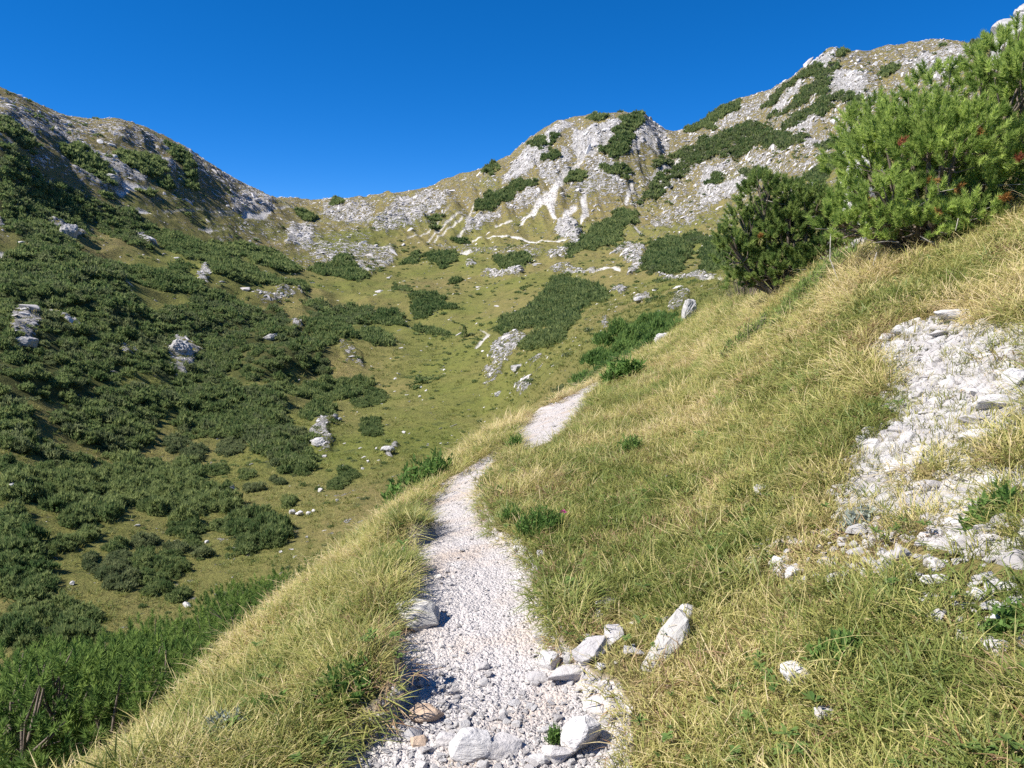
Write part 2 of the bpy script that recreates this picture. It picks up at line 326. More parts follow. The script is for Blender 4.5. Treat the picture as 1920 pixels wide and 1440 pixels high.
# pale rock: crop, outline, strength
ROCKS = [
 ('A','0,105 200,170 400,230 600,245 700,270 930,350 1100,460 1380,600 1300,610 1050,500 900,410 700,340 560,300 380,310 200,260 0,190',.52),
 ('A','0,150 200,190 420,290 420,330 300,340 180,320 60,250 0,240',.62), ('A','350,330 470,350 600,440 640,540 600,590 540,590 420,560 370,500 420,470',.66),
 ('A','540,420 620,440 770,490 770,540 640,510',.78), ('A','820,415 900,440 890,480 850,460',.8), ('A','1180,610 1300,600 1400,650 1390,690 1200,690',.72),
 ('A','1150,480 1300,570 1390,610 1300,640 1180,560',.5),
 ('A','130,330 180,390 230,450 280,480 220,490 150,430',.55), ('A','1480,770 1590,770 1600,850 1480,870',.75), ('A','1660,660 1800,650 1920,640 1920,760 1740,740 1650,720',.62),
 ('A','1000,760 1400,700 1900,760 1900,980 1560,980 1400,880 1100,830',.36), ('A','240,760 330,770 450,850 450,890 330,830',.7), ('A','660,830 720,850 820,930 760,930',.75),
 ('A','1030,1030 1080,1020 1080,1090 1020,1080',.75), ('A','1270,1120 1400,1130 1590,1150 1400,1160',.6), ('A','0,820 40,830 20,870 0,880',.7),
 ('D','80,60 210,60 250,120 180,210 60,190',.75), ('D','260,40 330,60 440,130 400,140 280,70',.78), ('D','600,170 700,160 760,200 650,230',.6), ('D','840,100 960,100 1040,170 1020,200 940,290 870,270',.66),
 ('D','1370,50 1440,40 1440,100 1380,110',.5), ('D','1500,80 1570,90 1570,130 1520,120',.6), ('D','1590,640 1640,560 1720,530 1740,560 1680,600 1720,640 1700,690 1610,690',.66), ('D','1740,200 1860,230 1870,290 1780,260',.45),
 ('D','40,870 110,865 100,890 50,900',.7),
 ('B','0,740 100,760 100,860 0,870',.66), ('B','400,760 560,620 700,590 820,600 780,680 660,750 520,790 420,790',.64), ('B','150,640 420,650 400,740 200,740',.62), ('B','0,860 300,850 520,870 520,960 400,1010 150,950',.52),
 ('B','1070,540 1150,420 1290,300 1390,220 1440,230 1350,330 1250,460 1130,540',.8), ('B','1440,290 1680,200 1650,310 1560,380 1470,440 1440,340',.82), ('B','1740,310 1800,200 1920,290 1920,380 1800,350 1740,400',.76),
 ('B','1380,370 1430,370 1420,460 1370,440',.8), ('B','1270,440 1400,460 1400,540 1340,580 1270,530',.66), ('B','1500,440 1560,410 1640,450 1700,560 1700,620 1500,600 1380,590 1520,540',.6), ('B','1100,640 1200,590 1280,600 1240,660 1100,690',.66),
 ('B','880,740 1000,690 1090,700 960,780 880,800',.7), ('B','1360,760 1440,740 1500,780 1450,850 1360,830',.86), ('B','1300,1000 1400,980 1660,995 1400,1010',.55), ('B','960,990 1180,985 1160,1010 1060,1010 980,1005',.72), ('B','1300,910 1430,850 1450,880 1340,940',.6),
 ('B','1640,900 1700,850 1800,860 1800,980 1720,1030 1740,960',.66), ('B','1640,1090 1720,1060 1700,1110',.6), ('B','1740,1130 1840,1130 1810,1150',.66), ('B','1040,1340 1200,1320 1200,1350 1090,1440 1000,1440',.66), ('B','1185,1200 1215,1165 1222,1180 1195,1205',.8),
 ('B','880,960 930,950 920,975 880,975',.6), ('B','600,840 1300,880 1260,960 900,900',.42),
 ('C','880,270 990,260 1110,290 1100,400 1000,410 920,370',.82), ('C','1280,210 1400,170 1600,150 1590,260 1480,330 1300,250',.7), ('C','800,230 960,135 950,180 860,250',.92), ('C','600,500 680,400 770,300 770,340 680,440',.8),
 ('C','460,420 600,380 530,480 330,560 350,520',.62), ('C','680,580 800,500 900,470 890,530 760,590',.72), ('C','780,640 1020,560 1020,610 850,660',.76), ('C','240,880 300,770 420,730 350,830 270,960',.78), ('C','260,920 480,820 490,860 380,940 280,970',.76),
 ('C','510,740 590,720 590,800 540,820',.7), ('C','0,800 190,690 100,770 0,840',.7), ('C','310,600 420,560 390,620',.7), ('C','0,1000 120,960 330,950 200,1030 20,1060',.55), ('C','0,1280 150,1270 380,1290 200,1310',.66), ('C','640,640 880,620 900,760 700,800 560,740',.5),
 ('C','1000,150 1300,110 1650,130 1500,200 1200,220',.44), ('C','130,1230 200,1130 160,1240',.6),
 ('G','1440,770 1520,780 1500,860 1350,960 1340,940',.74), ('G','1050,820 1180,830 1170,865 1060,860',.85), ('G','850,780 990,710 960,750 870,790',.66), ('G','980,660 1110,590 1130,480 1060,600 990,630',.8), ('G','770,1010 820,1010 800,1080 770,1060',.72),
 ('G','0,1150 150,1150 30,1260 0,1270',.66), ('G','100,1440 200,1330 260,1310 180,1400',.6),
 ('P','905,700 960,625 975,640 945,690 915,735',.6), ('P','960,730 990,705 1000,720 975,740',.7), ('P','715,848 745,830 750,838 725,856',.75),
]
# bare scree and trails as lines: crop, points, half width in photo pixels, strength
SCREE = [
 ('B','1660,300 1560,390 1480,440 1440,480 1390,530 1350,600 1320,640',[2,2.5,3,3.5,5,8,13],1.0), ('B','1320,640 1270,660 1200,720 1150,770',[10,7,3,1.2],1.0), ('B','1310,650 1330,700 1350,745',[9,5,2.5],1.0), ('B','1470,290 1470,400 1460,440',[1.5,2,2],.8),
 ('B','1440,680 1410,710 1390,745',[6,6,3],1.0), ('B','1500,600 1490,650 1505,700 1480,750',[2,6,6,2],1.0), ('B','1740,570 1705,660',[4,3],1.0), ('B','1845,340 1860,380 1890,405',[3,2,1],1.0),
 ('B','870,690 780,760 690,840',[1.2,1.5,.9],.8), ('B','930,660 850,740 720,840',[1.2,1.7,.9],.8), ('B','800,680 700,790 590,830',[.9,1.2,.9],.7), ('B','900,770 820,830',[2,1.5],.8), ('B','1040,760 1120,740',[2,1.5],.8),
 ('B','920,828 1100,826 1250,832 1400,840',[1,1,1,1],1.0), ('B','0,862 200,850 350,868 500,876',[1,1,1.2,1],.7), ('B','850,895 920,895',[2,2],.8), ('B','1440,1040 1500,1050',[1.5,1.5],.8), ('B','1400,1000 1680,998',[1.5,1.5],.8),
 ('A','640,540 690,565 740,568 795,578',[6,6,4,2],1.0), ('A','660,560 630,600 600,590',[6,5,3],1.0), ('A','690,685 730,695 770,705',[3,4,2],1.0), ('A','1255,705 1330,720 1385,700',[4,7,4],1.0), ('A','500,948 540,970 620,995',[3,3,1.5],1.0),
 ('A','1040,775 1090,785',[3,2],.9), ('A','840,685 1080,682 1380,688 1510,680',[.9,.9,1.2,.9],.8), ('A','570,255 562,290',[1,1],.8), ('A','300,375 350,370',[2,1],.8), ('A','0,965 85,968',[3,2],.9), ('A','1090,700 1200,700',[.9,.9],.7),
 ('C','150,690 60,760 20,800',[4,3,2],.9), ('C','1760,60 1800,70',[4,6],1),
 ('B','940,1385 1000,1325',[2,3],.9), ('B','960,1290 1010,1320',[1,1],.6), ('G','1060,250 1110,290 1200,300',[3,4,2],.8), ('G','1400,600 1640,660 1800,660',[1.5,1.5,1.2],.8), ('G','730,600 900,612',[1.5,1.2],.9),
]
# --- near ground, photo pixels
PATH = [
 [(500,1520),(596,1440),(676,1363),(735,1323),(762,1275),(700,1222),(715,1180),(745,1150),(742,1110),(768,1060),(752,1028),(784,1008),(800,984),(786,955),(824,924),(837,904),(877,879),(928,846),(944,838),(946,853),(917,875),(906,904),(903,940),(928,992),(970,1012),(1005,1050),(1016,1108),(1012,1137),(1037,1156),(1052,1203),(1084,1232),(1100,1262),(1158,1298),(1185,1338),(1168,1370),(1185,1440),(1195,1540)],
 [(970,838),(965,813),(994,773),(1037,758),(1081,736),(1129,711),(1140,715),(1092,742),(1105,755),(1078,788),(1030,826),(994,841)],
]
SCREE_NEAR = [(1630,650),(1680,614),(1755,585),(1828,582),(1815,606),(1935,606),(1960,800),(1945,1075),(1880,1050),(1800,1035),(1740,1015),(1690,1003),(1640,1012),(1565,992),(1578,940),(1585,900),(1600,835),(1655,800),(1700,765),(1650,748),(1675,700),(1655,668)]
GRASS_ISLES = [(1895,835,45,38),(1740,880,28,20),(1890,945,50,28),(1715,985,38,26),(1860,660,14,12),(1905,1000,25,18)]

zb = Z.copy()
PX, PY = project(X, Y, Z)
far_m = GR > np.maximum(R_OUT[:, None]*.85, 13)
run = np.maximum.accumulate(np.where(GR > 1.0, Z/GR, -9), axis=1)
VIS = (Z/GR) >= run - .012                                     # seen from the trail, with some margin

# far cover masks
fi = far_m & (PX > -150) & (PX < 2070) & (GR < R_SKY[:, None]*1.1)
fpx, fpy, fx, fy = PX[fi], PY[fi], X[fi], Y[fi]
fr = GR[fi]
lam = fr*.03
lx, ly = GA[fi]*40, GU[fi]*14
wx = fpx + 13*fbm(lx, ly*2, 5, 3, .62); wy = fpy + 8*fbm(lx, ly*2, 5, 9, .62)
rock_f = np.zeros(len(fpx)); scree_f = np.zeros(len(fpx)); pid_f = np.full(len(fpx), -1, int)
# background speckle of stones by altitude
up = sstep(-12, 40, Z[fi]); east = sstep(1000, 1300, fpx)
rock_f = .05 + .33*up + .09*east*sstep(130, 280, fr)
for c, s, k in ROCKS:
    m = in_poly(wx, wy, pts(c, s)); rock_f[m] = np.maximum(rock_f[m], k)
for c, s, w, k in SCREE:
    P_ = pts(c, s); xs = [q[0] for q in P_]; ys = [q[1] for q in P_]
    sel = np.nonzero((fpx > min(xs)-20) & (fpx < max(xs)+20) & (fpy > min(ys)-20) & (fpy < max(ys)+20))[0]
    d = near_line(fpx[sel]+.22*(wx[sel]-fpx[sel]), fpy[sel]+.22*(wy[sel]-fpy[sel]), P_, w)
    scree_f[sel] = np.maximum(scree_f[sel], k*(1-sstep(.75, 1.25, d)))
hole = fbm(lx*3.1, ly*6.1, 3, 15) > -.42
pine_gap = np.zeros(len(fpx), bool)
for c, s, k in ROCKS:
    if k >= .6 and c in 'AD': pine_gap |= in_poly(wx, wy, pts(c, s))
for i, (c, s, l) in enumerate(PINES):
    m = in_poly(wx, wy, pts(c, s))
    if l is None: m &= ~pine_gap
    m &= (scree_f < .3) & (hole | (fr > 260))
    pid_f[m] = i
x0, y0, k0 = CROP['D']
for i, b in enumerate(BUSHES):
    m = (((wx-x0)*k0-b[0])/b[2])**2 + (((wy-y0)*k0-b[1])/b[3])**2 < 1.0
    pid_f[m] = 1000+i
ROCK = np.zeros_like(Z); SCR = np.zeros_like(Z); PID = np.full(Z.shape, -1, int)
ROCK[fi], SCR[fi], PID[fi] = rock_f, scree_f, pid_f
ROCK[~fi & far_m] = .35
DRY = np.clip(.5 + .45*fbm(X*.02, Y*.02, 3, 21) + .5*sstep(-5, 60, Z), 0, 1)
def blur(A, n=1):
    for _ in range(n):
        A = (np.roll(A, 1, 0)+np.roll(A, -1, 0)+2*A)/4; A = (np.roll(A, 1, 1)+np.roll(A, -1, 1)+2*A)/4
    return A
ROCK = blur(ROCK, 2)

# relief: hummocks, gullies, rock ribs
amp = np.where(far_m, 1.0, 0.0)*sstep(1.0, 1.5, GR/R_OUT[:, None])
fade = amp
hum = fbm(X*.09, Y*.09, 4, 31)*.7 + fbm(X*.025, Y*.025, 3, 41)*2.2
gul = fbm((X+.35*Y)*.028+.4*fbm(X*.02, Y*.02, 2, 5), (Y-.35*X)*.009, 4, 51, ridged=True)
# strata: ribs that follow tilted bedding planes
bed = (X*.50+Y*.16+Z*.9)
rib = fbm(bed*.17+1.2*fbm(X*.05, Y*.05, 3, 61), (Y-X*.3)*.035, 4, 66, ridged=True)
side_gul = fbm(GA*34+U[None, :]*7, GU*5+GA*6, 4, 57, ridged=True)
Z = Z + fade*(hum*np.clip(GR/180, .25, 1.3) + sstep(130, 320, GR)*((gul-.2)*2.5+(side_gul-.2)*4.5*sstep(250, 900, PX+0*GR))*sstep(-10, 40, zb)*(1-.75*sstep(.82, .98, GR/R_SKY[:, None])) + ROCK*(rib*2.6 + 1.3*fbm(X*.32, Y*.32+Z*.3, 4, 71, ridged=True, gain=.65))*np.clip(GR/220, .3, 1.3)*(1-.5*sstep(.9, 1, GR/R_SKY[:, None])))
Z -= fade*SCR*.3

# near masks
nm = ~far_m & (GR > 1.2) & (GR < 32)
npx, npy = PX[nm], PY[nm]
nx_, ny_, nr = X[nm], Y[nm], GR[nm]
k_ = np.clip(4.0/nr, .25, 1.6)
jx = npx + 16*k_*fbm(nx_*5, ny_*5, 3, 81); jy = npy + 12*k_*fbm(nx_*5, ny_*5, 3, 87)
pm = np.zeros(len(npx), bool)
for p in PATH: pm |= in_poly(jx, jy, p)
pm &= nr < 30
sm = in_poly(jx, jy, SCREE_NEAR)
for cx_, cy_, rx_, ry_ in GRASS_ISLES: sm &= ((jx-cx_)/rx_)**2+((jy-cy_)/ry_)**2 > 1
PATHM = np.zeros(Z.shape); SCRN = np.zeros(Z.shape)
PATHM[nm] = pm; SCRN[nm] = sm
# behind the viewer the trail just runs on
back = (GR <= 1.9) & (np.abs(X+.25-.2*np.minimum(Y, 0)) < .42); PATHM[back] = 1
pb = blur(PATHM, 5); sb_ = blur(SCRN, 5)
MOUND = [(766, 5.05, .13, .28), (728, 2.85, .13, .28), (800, 6.2, .08, .3)]
for mpx, mr, mh, mrad in MOUND:
    ma = az_of(mpx); Z = Z + np.where(far_m, 0, mh*np.exp(-((X-mr*math.sin(ma))**2+(Y-mr*math.cos(ma))**2)/mrad**2))*(1-pb)
fold = fbm(X*.022+Y*.006, Y*.016-X*.006, 3, 77, ridged=True)
Z = Z + fade*(fold-.1)*5.5*sstep(-10, -45, X)*sstep(85, 140, GR)*sstep(330, 250, GR)
neara = np.where(far_m, 0, 1)*sstep(1.2, 1.8, GR)*(1-pb)
Z = Z + np.where(far_m, 0, 1)*(.05*fbm(X*1.1, Y*1.1, 3, 91) + .018*fbm(X*6, Y*6, 2, 95))*sstep(.8, 1.5, GR)*(1-.6*pb)
Z = Z - .055*sstep(0, 1, pb) - .03*sb_ + .05*np.clip(pb*(1-pb)*4, 0, 1)*sstep(1.5, 2.2, GR)*0.4
Z += pb*.010*fbm(X*22, Y*22, 2, 99)

ZC = Z + CZ          # world height
def ia(a): return np.interp(a, AZ, np.arange(NA))
def iu(u): return np.interp(u, U, np.arange(NR))
def ground(x, y):
    """terrain height (world z) below points"""
    x = np.asarray(x, float); y = np.asarray(y, float)
    a = ia(np.arctan2(x, y)); u = iu(np.log(np.hypot(x, y)+1e-6))
    i = np.clip(a.astype(int), 0, NA-2); j = np.clip(u.astype(int), 0, NR-2); s, t = a-i, u-j
    return ((ZC[i, j]*(1-t)+ZC[i, j+1]*t)*(1-s) + (ZC[i+1, j]*(1-t)+ZC[i+1, j+1]*t)*s)
def field(A, x, y):
    i = np.rint(ia(np.arctan2(x, y))).astype(int); j = np.rint(iu(np.log(np.hypot(x, y)+1e-6))).astype(int)
    return A[i, j]
def hit(px, py, rmin=1.0):
    """world point of the ground seen at a photo pixel, not nearer than rmin"""
    a, e = ray(px, py); c = int(round(float(ia(a))))
    el = Z[c]/RR; ok = np.nonzero((el >= e) & (RR >= rmin))[0]
    j = ok[0] if len(ok) else int(np.argmax(np.where((RR >= rmin) & (RR < 700), el, -9)))
    r = RR[j]
    if 0 < j and el[j-1] < e and RR[j-1] >= rmin:
        t = (e-el[j-1])/(el[j]-el[j-1]+1e-9); r = RR[j-1]+(RR[j]-RR[j-1])*t
    x, y = r*math.sin(a), r*math.cos(a)
    return Vector((x, y, float(ground(x, y))))
def on(px, r):
    a = az_of(px); x, y = r*math.sin(a), r*math.cos(a)
    return Vector((x, y, float(ground(x, y))))
def normal(x, y, d=.15):
    gx = (ground(x+d, y)-ground(x-d, y))/(2*d); gy = (ground(x, y+d)-ground(x, y-d))/(2*d)
    n = np.stack([-gx, -gy, np.ones_like(gx)], -1)
    return n/np.linalg.norm(n, axis=-1, keepdims=True)

# ------------------------------------------------------------------ materials
class NT:
    def __init__(s, name):
        s.m = bpy.data.materials.new(name); s.m.use_nodes = True
        s.t = s.m.node_tree; s.t.nodes.clear(); s.out = s.t.nodes.new('ShaderNodeOutputMaterial')
    def n(s, typ, ins=None, **props):
        nd = s.t.nodes.new('ShaderNode'+typ)
        for k, v in props.items(): setattr(nd, k, v)
        for k, v in (ins or {}).items(): s.put(nd.inputs[k], v)
        return nd
    def put(s, sock, v):
        if isinstance(v, bpy.types.NodeSocket): s.t.links.new(v, sock)
        else:
            if isinstance(v, tuple) and len(v) == 3 and sock.type == 'RGBA': v = v+(1.0,)
            sock.default_value = v
    def math(s, op, a, b=0.0, clamp=False):
        nd = s.n('Math', operation=op, use_clamp=clamp); s.put(nd.inputs[0], a); s.put(nd.inputs[1], b); return nd.outputs[0]
    def ramp(s, v, a, b):      # smooth 0..1 between a and b
        nd = s.n('MapRange', interpolation_type='SMOOTHSTEP'); s.put(nd.inputs[0], v); s.put(nd.inputs[1], a); s.put(nd.inputs[2], b); return nd.outputs[0]
    def mix(s, f, a, b):
        nd = s.n('Mix', data_type='RGBA'); s.put(nd.inputs[0], f); s.put(nd.inputs[6], a); s.put(nd.inputs[7], b); return nd.outputs[2]
    def attr(s, name, typ='GEOMETRY'): return s.n('Attribute', attribute_name=name, attribute_type=typ).outputs['Fac']
    def noise(s, vec, scale, detail=3.0, rough=.55, dist=0.0):
        return s.n('TexNoise', {'Vector': vec, 'Scale': scale, 'Detail': detail, 'Roughness': rough, 'Distortion': dist}).outputs['Fac']
    def pos(s): return s.n('NewGeometry').outputs['Position']
    def obj(s): return s.n('TexCoord').outputs['Object']
    def scale(s, vec, sc, rot=(0, 0, 0)):
        return s.n('Mapping', {'Vector': vec, 'Scale': sc, 'Rotation': rot}).outputs[0]
    def bump(s, h, strength, dist, normal=None):
        nd = s.n('Bump', {'Height': h, 'Strength': strength, 'Distance': dist})
        if normal is not None: s.put(nd.inputs['Normal'], normal)
        return nd.outputs[0]
    def bsdf(s, color, rough=.9, spec=.2, normal=None):
        nd = s.n('BsdfPrincipled', {'Base Color': color, 'Roughness': rough, 'Specular IOR Level': spec})
        if normal is not None: s.put(nd.inputs['Normal'], normal)
        return nd.outputs[0]
    def leafy(s, color, trans, rough=.6, spec=.25):
        a = s.bsdf(color, rough, spec); t = s.n('BsdfTranslucent', {'Color': color}).outputs[0]
        mx = s.n('MixShader'); s.put(mx.inputs[0], trans); s.put(mx.inputs[1], a); s.put(mx.inputs[2], t); return mx.outputs[0]
    def done(s, sh): s.t.links.new(sh, s.out.inputs['Surface']); return s.m

def mat_mountain():
    t = NT('alpine slope'); p = t.pos()
    rock, scr, dry, pine = t.attr('rock'), t.attr('scree'), t.attr('dry'), t.attr('pine')
    n1 = t.noise(p, .045, 5, .6); n2 = t.noise(p, .55, 6, .7); n3 = t.noise(p, 2.3, 5, .7)
    g = t.mix(t.ramp(t.math('ADD', t.math('MULTIPLY', n1, .7), t.math('MULTIPLY', dry, .55)), .42, .88), (.150, .168, .040), (.235, .190, .080))
    g = t.mix(t.ramp(n2, .35, .7), g, t.mix(.5, g, (.085, .095, .030)))
    g = t.mix(t.math('MULTIPLY', t.ramp(n3, .5, .75), .5), g, (.29, .22, .085))
    tuss = t.noise(t.scale(p, (1, 1, 1.6)), .30, 4, .65)
    g = t.mix(t.math('MULTIPLY', t.ramp(tuss, .60, .68), .75), g, (.070, .085, .030))
    g = t.mix(t.math('MULTIPLY', t.ramp(t.noise(p, .9, 3, .6), .63, .70), .6), g, (.07, .08, .03))
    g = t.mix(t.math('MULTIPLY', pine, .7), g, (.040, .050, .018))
    # bedrock and boulders
    v1 = t.scale(p, (.30, .30, .62), (R(24), R(-14), 0))
    rn = t.noise(v1, 1.0, 8, .72, .25)
    rn2 = t.noise(t.scale(p, (.9, .9, 1.9), (R(20), R(16), 0)), 1.0, 6, .72, .3)
    k = t.math('ADD', t.math('MULTIPLY', t.math('SUBTRACT', rn, .5), 1.9), t.math('ADD', t.math('MULTIPLY', t.math('SUBTRACT', rn2, .5), 2.1), t.math('MULTIPLY', t.math('SUBTRACT', rock, .53), .85)))
    rk = t.ramp(k, -.035, .055)
    wear = t.noise(p, .22, 6, .7); crack = t.noise(t.scale(p, (1.1, 1.1, 3.0), (R(24), R(-14), 0)), 1.2, 7, .75)
    rc = t.mix(t.ramp(wear, .35, .68), (.60, .575, .555), (.41, .395, .38))
    rc = t.mix(t.math('MULTIPLY', t.ramp(crack, .50, .66), .7), rc, (.20, .195, .185))
    c = t.mix(rk, g, rc)
    c = t.mix(scr, c, t.mix(n3, (.66, .63, .59), (.52, .49, .46)))
    h = t.math('ADD', t.math('MULTIPLY', rn, t.math('ADD', t.math('MULTIPLY', rk, 1.6), .25)), t.math('ADD', t.math('MULTIPLY', crack, t.math('MULTIPLY', rk, 1.0)), t.math('MULTIPLY', n3, .35)))
    return t.done(t.bsdf(c, .95, .1, t.bump(h, .9, 1.3)))

def mat_soil():
    t = NT('turf and soil'); p = t.pos(); scr = t.attr('scree'); edge = t.attr('edge')
    n1 = t.noise(p, 1.7, 4); n2 = t.noise(p, 22, 5, .7); n3 = t.noise(p, 70, 3, .7)
    c = t.mix(t.ramp(n1, .35, .65), (.19, .165, .06), (.27, .21, .10)); c = t.mix(t.ramp(n2, .4, .7), c, (.065, .06, .025))
    c = t.mix(t.ramp(t.math('ADD', edge, t.math('MULTIPLY', n2, .5)), .35, .75), c, t.mix(n3, (.30, .225, .16), (.42, .37, .32)))
    s = t.mix(t.ramp(n2, .3, .7), (.56, .53, .51), (.44, .41, .385))
    c = t.mix(t.ramp(t.math('ADD', scr, t.math('MULTIPLY', t.math('SUBTRACT', n2, .5), .7)), .35, .65), c, s)
    h = t.math('ADD', n2, t.math('MULTIPLY', n3, .5))
    return t.done(t.bsdf(c, .95, .1, t.bump(h, .8, .03)))

def mat_path():
    t = NT('pale limestone gravel'); p = t.pos()
    v = t.n('TexVoronoi', {'Vector': p, 'Scale': 62.0, 'Randomness': 1.0}); v2 = t.n('TexVoronoi', {'Vector': p, 'Scale': 130.0})
    n1 = t.noise(p, 3.0, 4); n2 = t.noise(p, 45, 4, .7)
    sep = t.n('SeparateColor', {'Color': v.outputs['Color']}).outputs[0]
    c = t.mix(sep, (.575, .535, .515), (.48, .445, .43)); c = t.mix(t.ramp(n1, .45, .75), c, (.50, .42, .36)); c = t.mix(t.math('MULTIPLY', t.ramp(n2, .58, .75), .55), c, (.33, .29, .26))
    h = t.math('ADD', t.math('MULTIPLY', v.outputs['Distance'], -1.0), t.math('ADD', t.math('MULTIPLY', v2.outputs['Distance'], -.5), t.math('MULTIPLY', n2, .5)))
    return t.done(t.bsdf(c, .95, .1, t.bump(h, .8, .016)))

def mat_stone(name, a, b, grime=.35, scale=1.0):
    t = NT(name); p = t.obj(); rnd = t.n('ObjectInfo').outputs['Random']
    n1 = t.noise(p, 6*scale, 6, .7); n2 = t.noise(p, 40*scale, 4, .7); n3 = t.noise(t.scale(p, (1, 1, 4)), 9*scale, 6, .75)
    c = t.mix(rnd, a, b); c = t.mix(t.math('MULTIPLY', t.ramp(n1, .45, .72), grime), c, (.27, .25, .225))
    c = t.mix(t.math('MULTIPLY', t.ramp(n3, .58, .70), grime*1.2), c, (.20, .19, .175)); c = t.mix(t.math('MULTIPLY', t.ramp(n2, .55, .8), .35), c, (.38, .33, .28))
    h = t.math('ADD', n1, t.math('ADD', t.math('MULTIPLY', n2, .3), n3))
    return t.done(t.bsdf(c, .9, .2, t.bump(h, .6, .03/scale)))

def mat_grass():
    t = NT('mountain grass'); tone = t.attr('tone'); tt = t.attr('along'); dry = t.attr('dry', 'INSTANCER')
    k = t.math('ADD', t.math('MULTIPLY', tone, .75), t.math('MULTIPLY', t.math('SUBTRACT', dry, .5), 1.15), False)
    cr = t.n('ValToRGB'); e = cr.color_ramp.elements
    e[0].position = 0.0; e[0].color = (.17, .22, .05, 1); e[1].position = 1.0; e[1].color = (.70, .57, .34, 1)
    for ps, c in ((.28, (.265, .285, .08)), (.5, (.42, .41, .12)), (.75, (.60, .51, .22))):
        el = e.new(ps); el.color = c+(1,)
    t.put(cr.inputs[0], k)
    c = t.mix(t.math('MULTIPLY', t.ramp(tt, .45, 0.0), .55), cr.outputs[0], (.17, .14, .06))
    return t.done(t.leafy(c, .38, .5, .3))

def mat_thatch():
    t = NT('dead brown grass'); tone = t.attr('tone')
    return t.done(t.leafy(t.mix(tone, (.22, .125, .065), (.50, .37, .22)), .3, .7, .1))

def mat_needles(name, dark, light, trans=.2, vary=.3):
    t = NT(name); tone = t.attr('tone'); rnd = t.n('ObjectInfo').outputs['Random']
    k = t.math('ADD', t.math('MULTIPLY', tone, .85), t.math('MULTIPLY', t.math('SUBTRACT', rnd, .5), vary))
    return t.done(t.leafy(t.mix(k, dark, light), trans, .8, .05))

def mat_plain(name, a, b, scale=20, rough=.85):
    t = NT(name); p = t.obj(); c = t.mix(t.noise(p, scale, 4, .65), a, b)
    return t.done(t.bsdf(c, rough, .2, t.bump(t.noise(p, scale*2, 3), .5, .01)))

M = dict(
 mountain=mat_mountain(), soil=mat_soil(), path=mat_path(), grass=mat_grass(), thatch=mat_thatch(),
 stone=mat_stone('pale limestone', (.56, .53, .515), (.45, .425, .415), .3), whitestone=mat_stone('white limestone', (.63, .605, .59), (.53, .51, .50), .28),
 greystone=mat_stone('grey weathered limestone', (.50, .48, .45), (.44, .42, .395), .5), pinkstone=mat_stone('ochre limestone', (.55, .42, .31), (.50, .37, .27), .3),
 outcrop=mat_stone('outcrop limestone', (.50, .485, .475), (.42, .41, .40), .55, .16),
 pine=mat_needles('pine needles', (.200, .300, .070), (.600, .720, .210), .5, 0.0), pine_edge=mat_needles('edge pine needles', (.090, .170, .045), (.310, .420, .110), .4), pine_y=mat_needles('yellowish pine needles', (.115, .195, .055), (.400, .490, .150), .45, 0.0),
 shrub=mat_needles('dwarf pine foliage', (.100, .165, .060), (.360, .410, .165), .5), shrub_g=mat_needles('fresh dwarf pine foliage', (.095, .190, .055), (.310, .430, .130), .5),
 shrub_b=mat_needles('brownish scrub foliage', (.120, .165, .075), (.330, .360, .175), .5),
 dead=mat_needles('dead pine needles', (.30, .15, .05), (.48, .27, .09), .2), rust=mat_needles('rust red pine needles', (.24, .085, .045), (.34, .13, .07), .2), bark=mat_plain('pine bark', (.10, .075, .055), (.24, .20, .165), 30),
 twig=mat_plain('bleached twig', (.30, .27, .235), (.42, .39, .35), 30), herb=mat_needles('green herb leaves', (.09, .18, .04), (.21, .32, .09), .35),
 broad=mat_needles('broad meadow leaves', (.075, .145, .04), (.19, .26, .075), .3),
 silver=mat_needles('silvery leaves', (.25, .29, .24), (.46, .50, .44), .2), willow=mat_needles('willow leaves', (.16, .20, .10), (.38, .43, .28), .3), pink=mat_plain('magenta petals', (.55, .03, .30), (.65, .06, .40), 60),
)

# ------------------------------------------------------------------ terrain meshes
def quads(mask):
    i, j = np.nonzero(mask); a = i*NR+j
    return np.stack([a, a+NR, a+NR+1, a+1], 1)[:, ::-1]
XYZ = np.stack([X, Y, ZC], -1).reshape(-1, 3)
cell_r = GR[:-1, :-1]
is_far = (far_m[:-1, :-1] & (cell_r > 13))
is_path = (PATHM[:-1, :-1] > .5) & ~is_far
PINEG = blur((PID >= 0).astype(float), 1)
EDGEF = blur(PATHM, 14)
def terrain(name, mask, mat, attrs, label):
    F = quads(mask); used = np.unique(F); remap = np.zeros(NA*NR, np.int32); remap[used] = np.arange(len(used))
    me = mesh_np(name, XYZ[used], remap[F], mat, {k: v.reshape(-1)[used] for k, v in attrs.items()}, True)
    return tag(link(name, me), label, None, None, 'structure')
terrain('mountain_terrain', is_far, M['mountain'], dict(rock=ROCK, scree=SCR, dry=DRY, pine=PINEG), 'green valley and pale limestone mountainsides closing it off')
terrain('hillside', ~is_far & ~is_path, M['soil'], dict(scree=blur(SCRN, 2), edge=EDGEF), 'steep grassy hillside crossed by the trail')
terrain('path', is_path, M['path'], {}, 'narrow pale gravel trail along the hillside')

# ------------------------------------------------------------------ plant and stone builders
def unit(v): return v/(np.linalg.norm(v, axis=-1, keepdims=True)+1e-9)

def tri_blades(P, D, L, W, g):
    """one thin triangle per blade: root P, direction D, length L, width W"""
    s = unit(np.cross(D, g.normal(size=D.shape)))*(W[:, None]*.5)
    V = np.stack([P-s, P+s, P+D*L[:, None]], 1).reshape(-1, 3)
    return V, np.arange(len(V), dtype=np.int32).reshape(-1, 3)

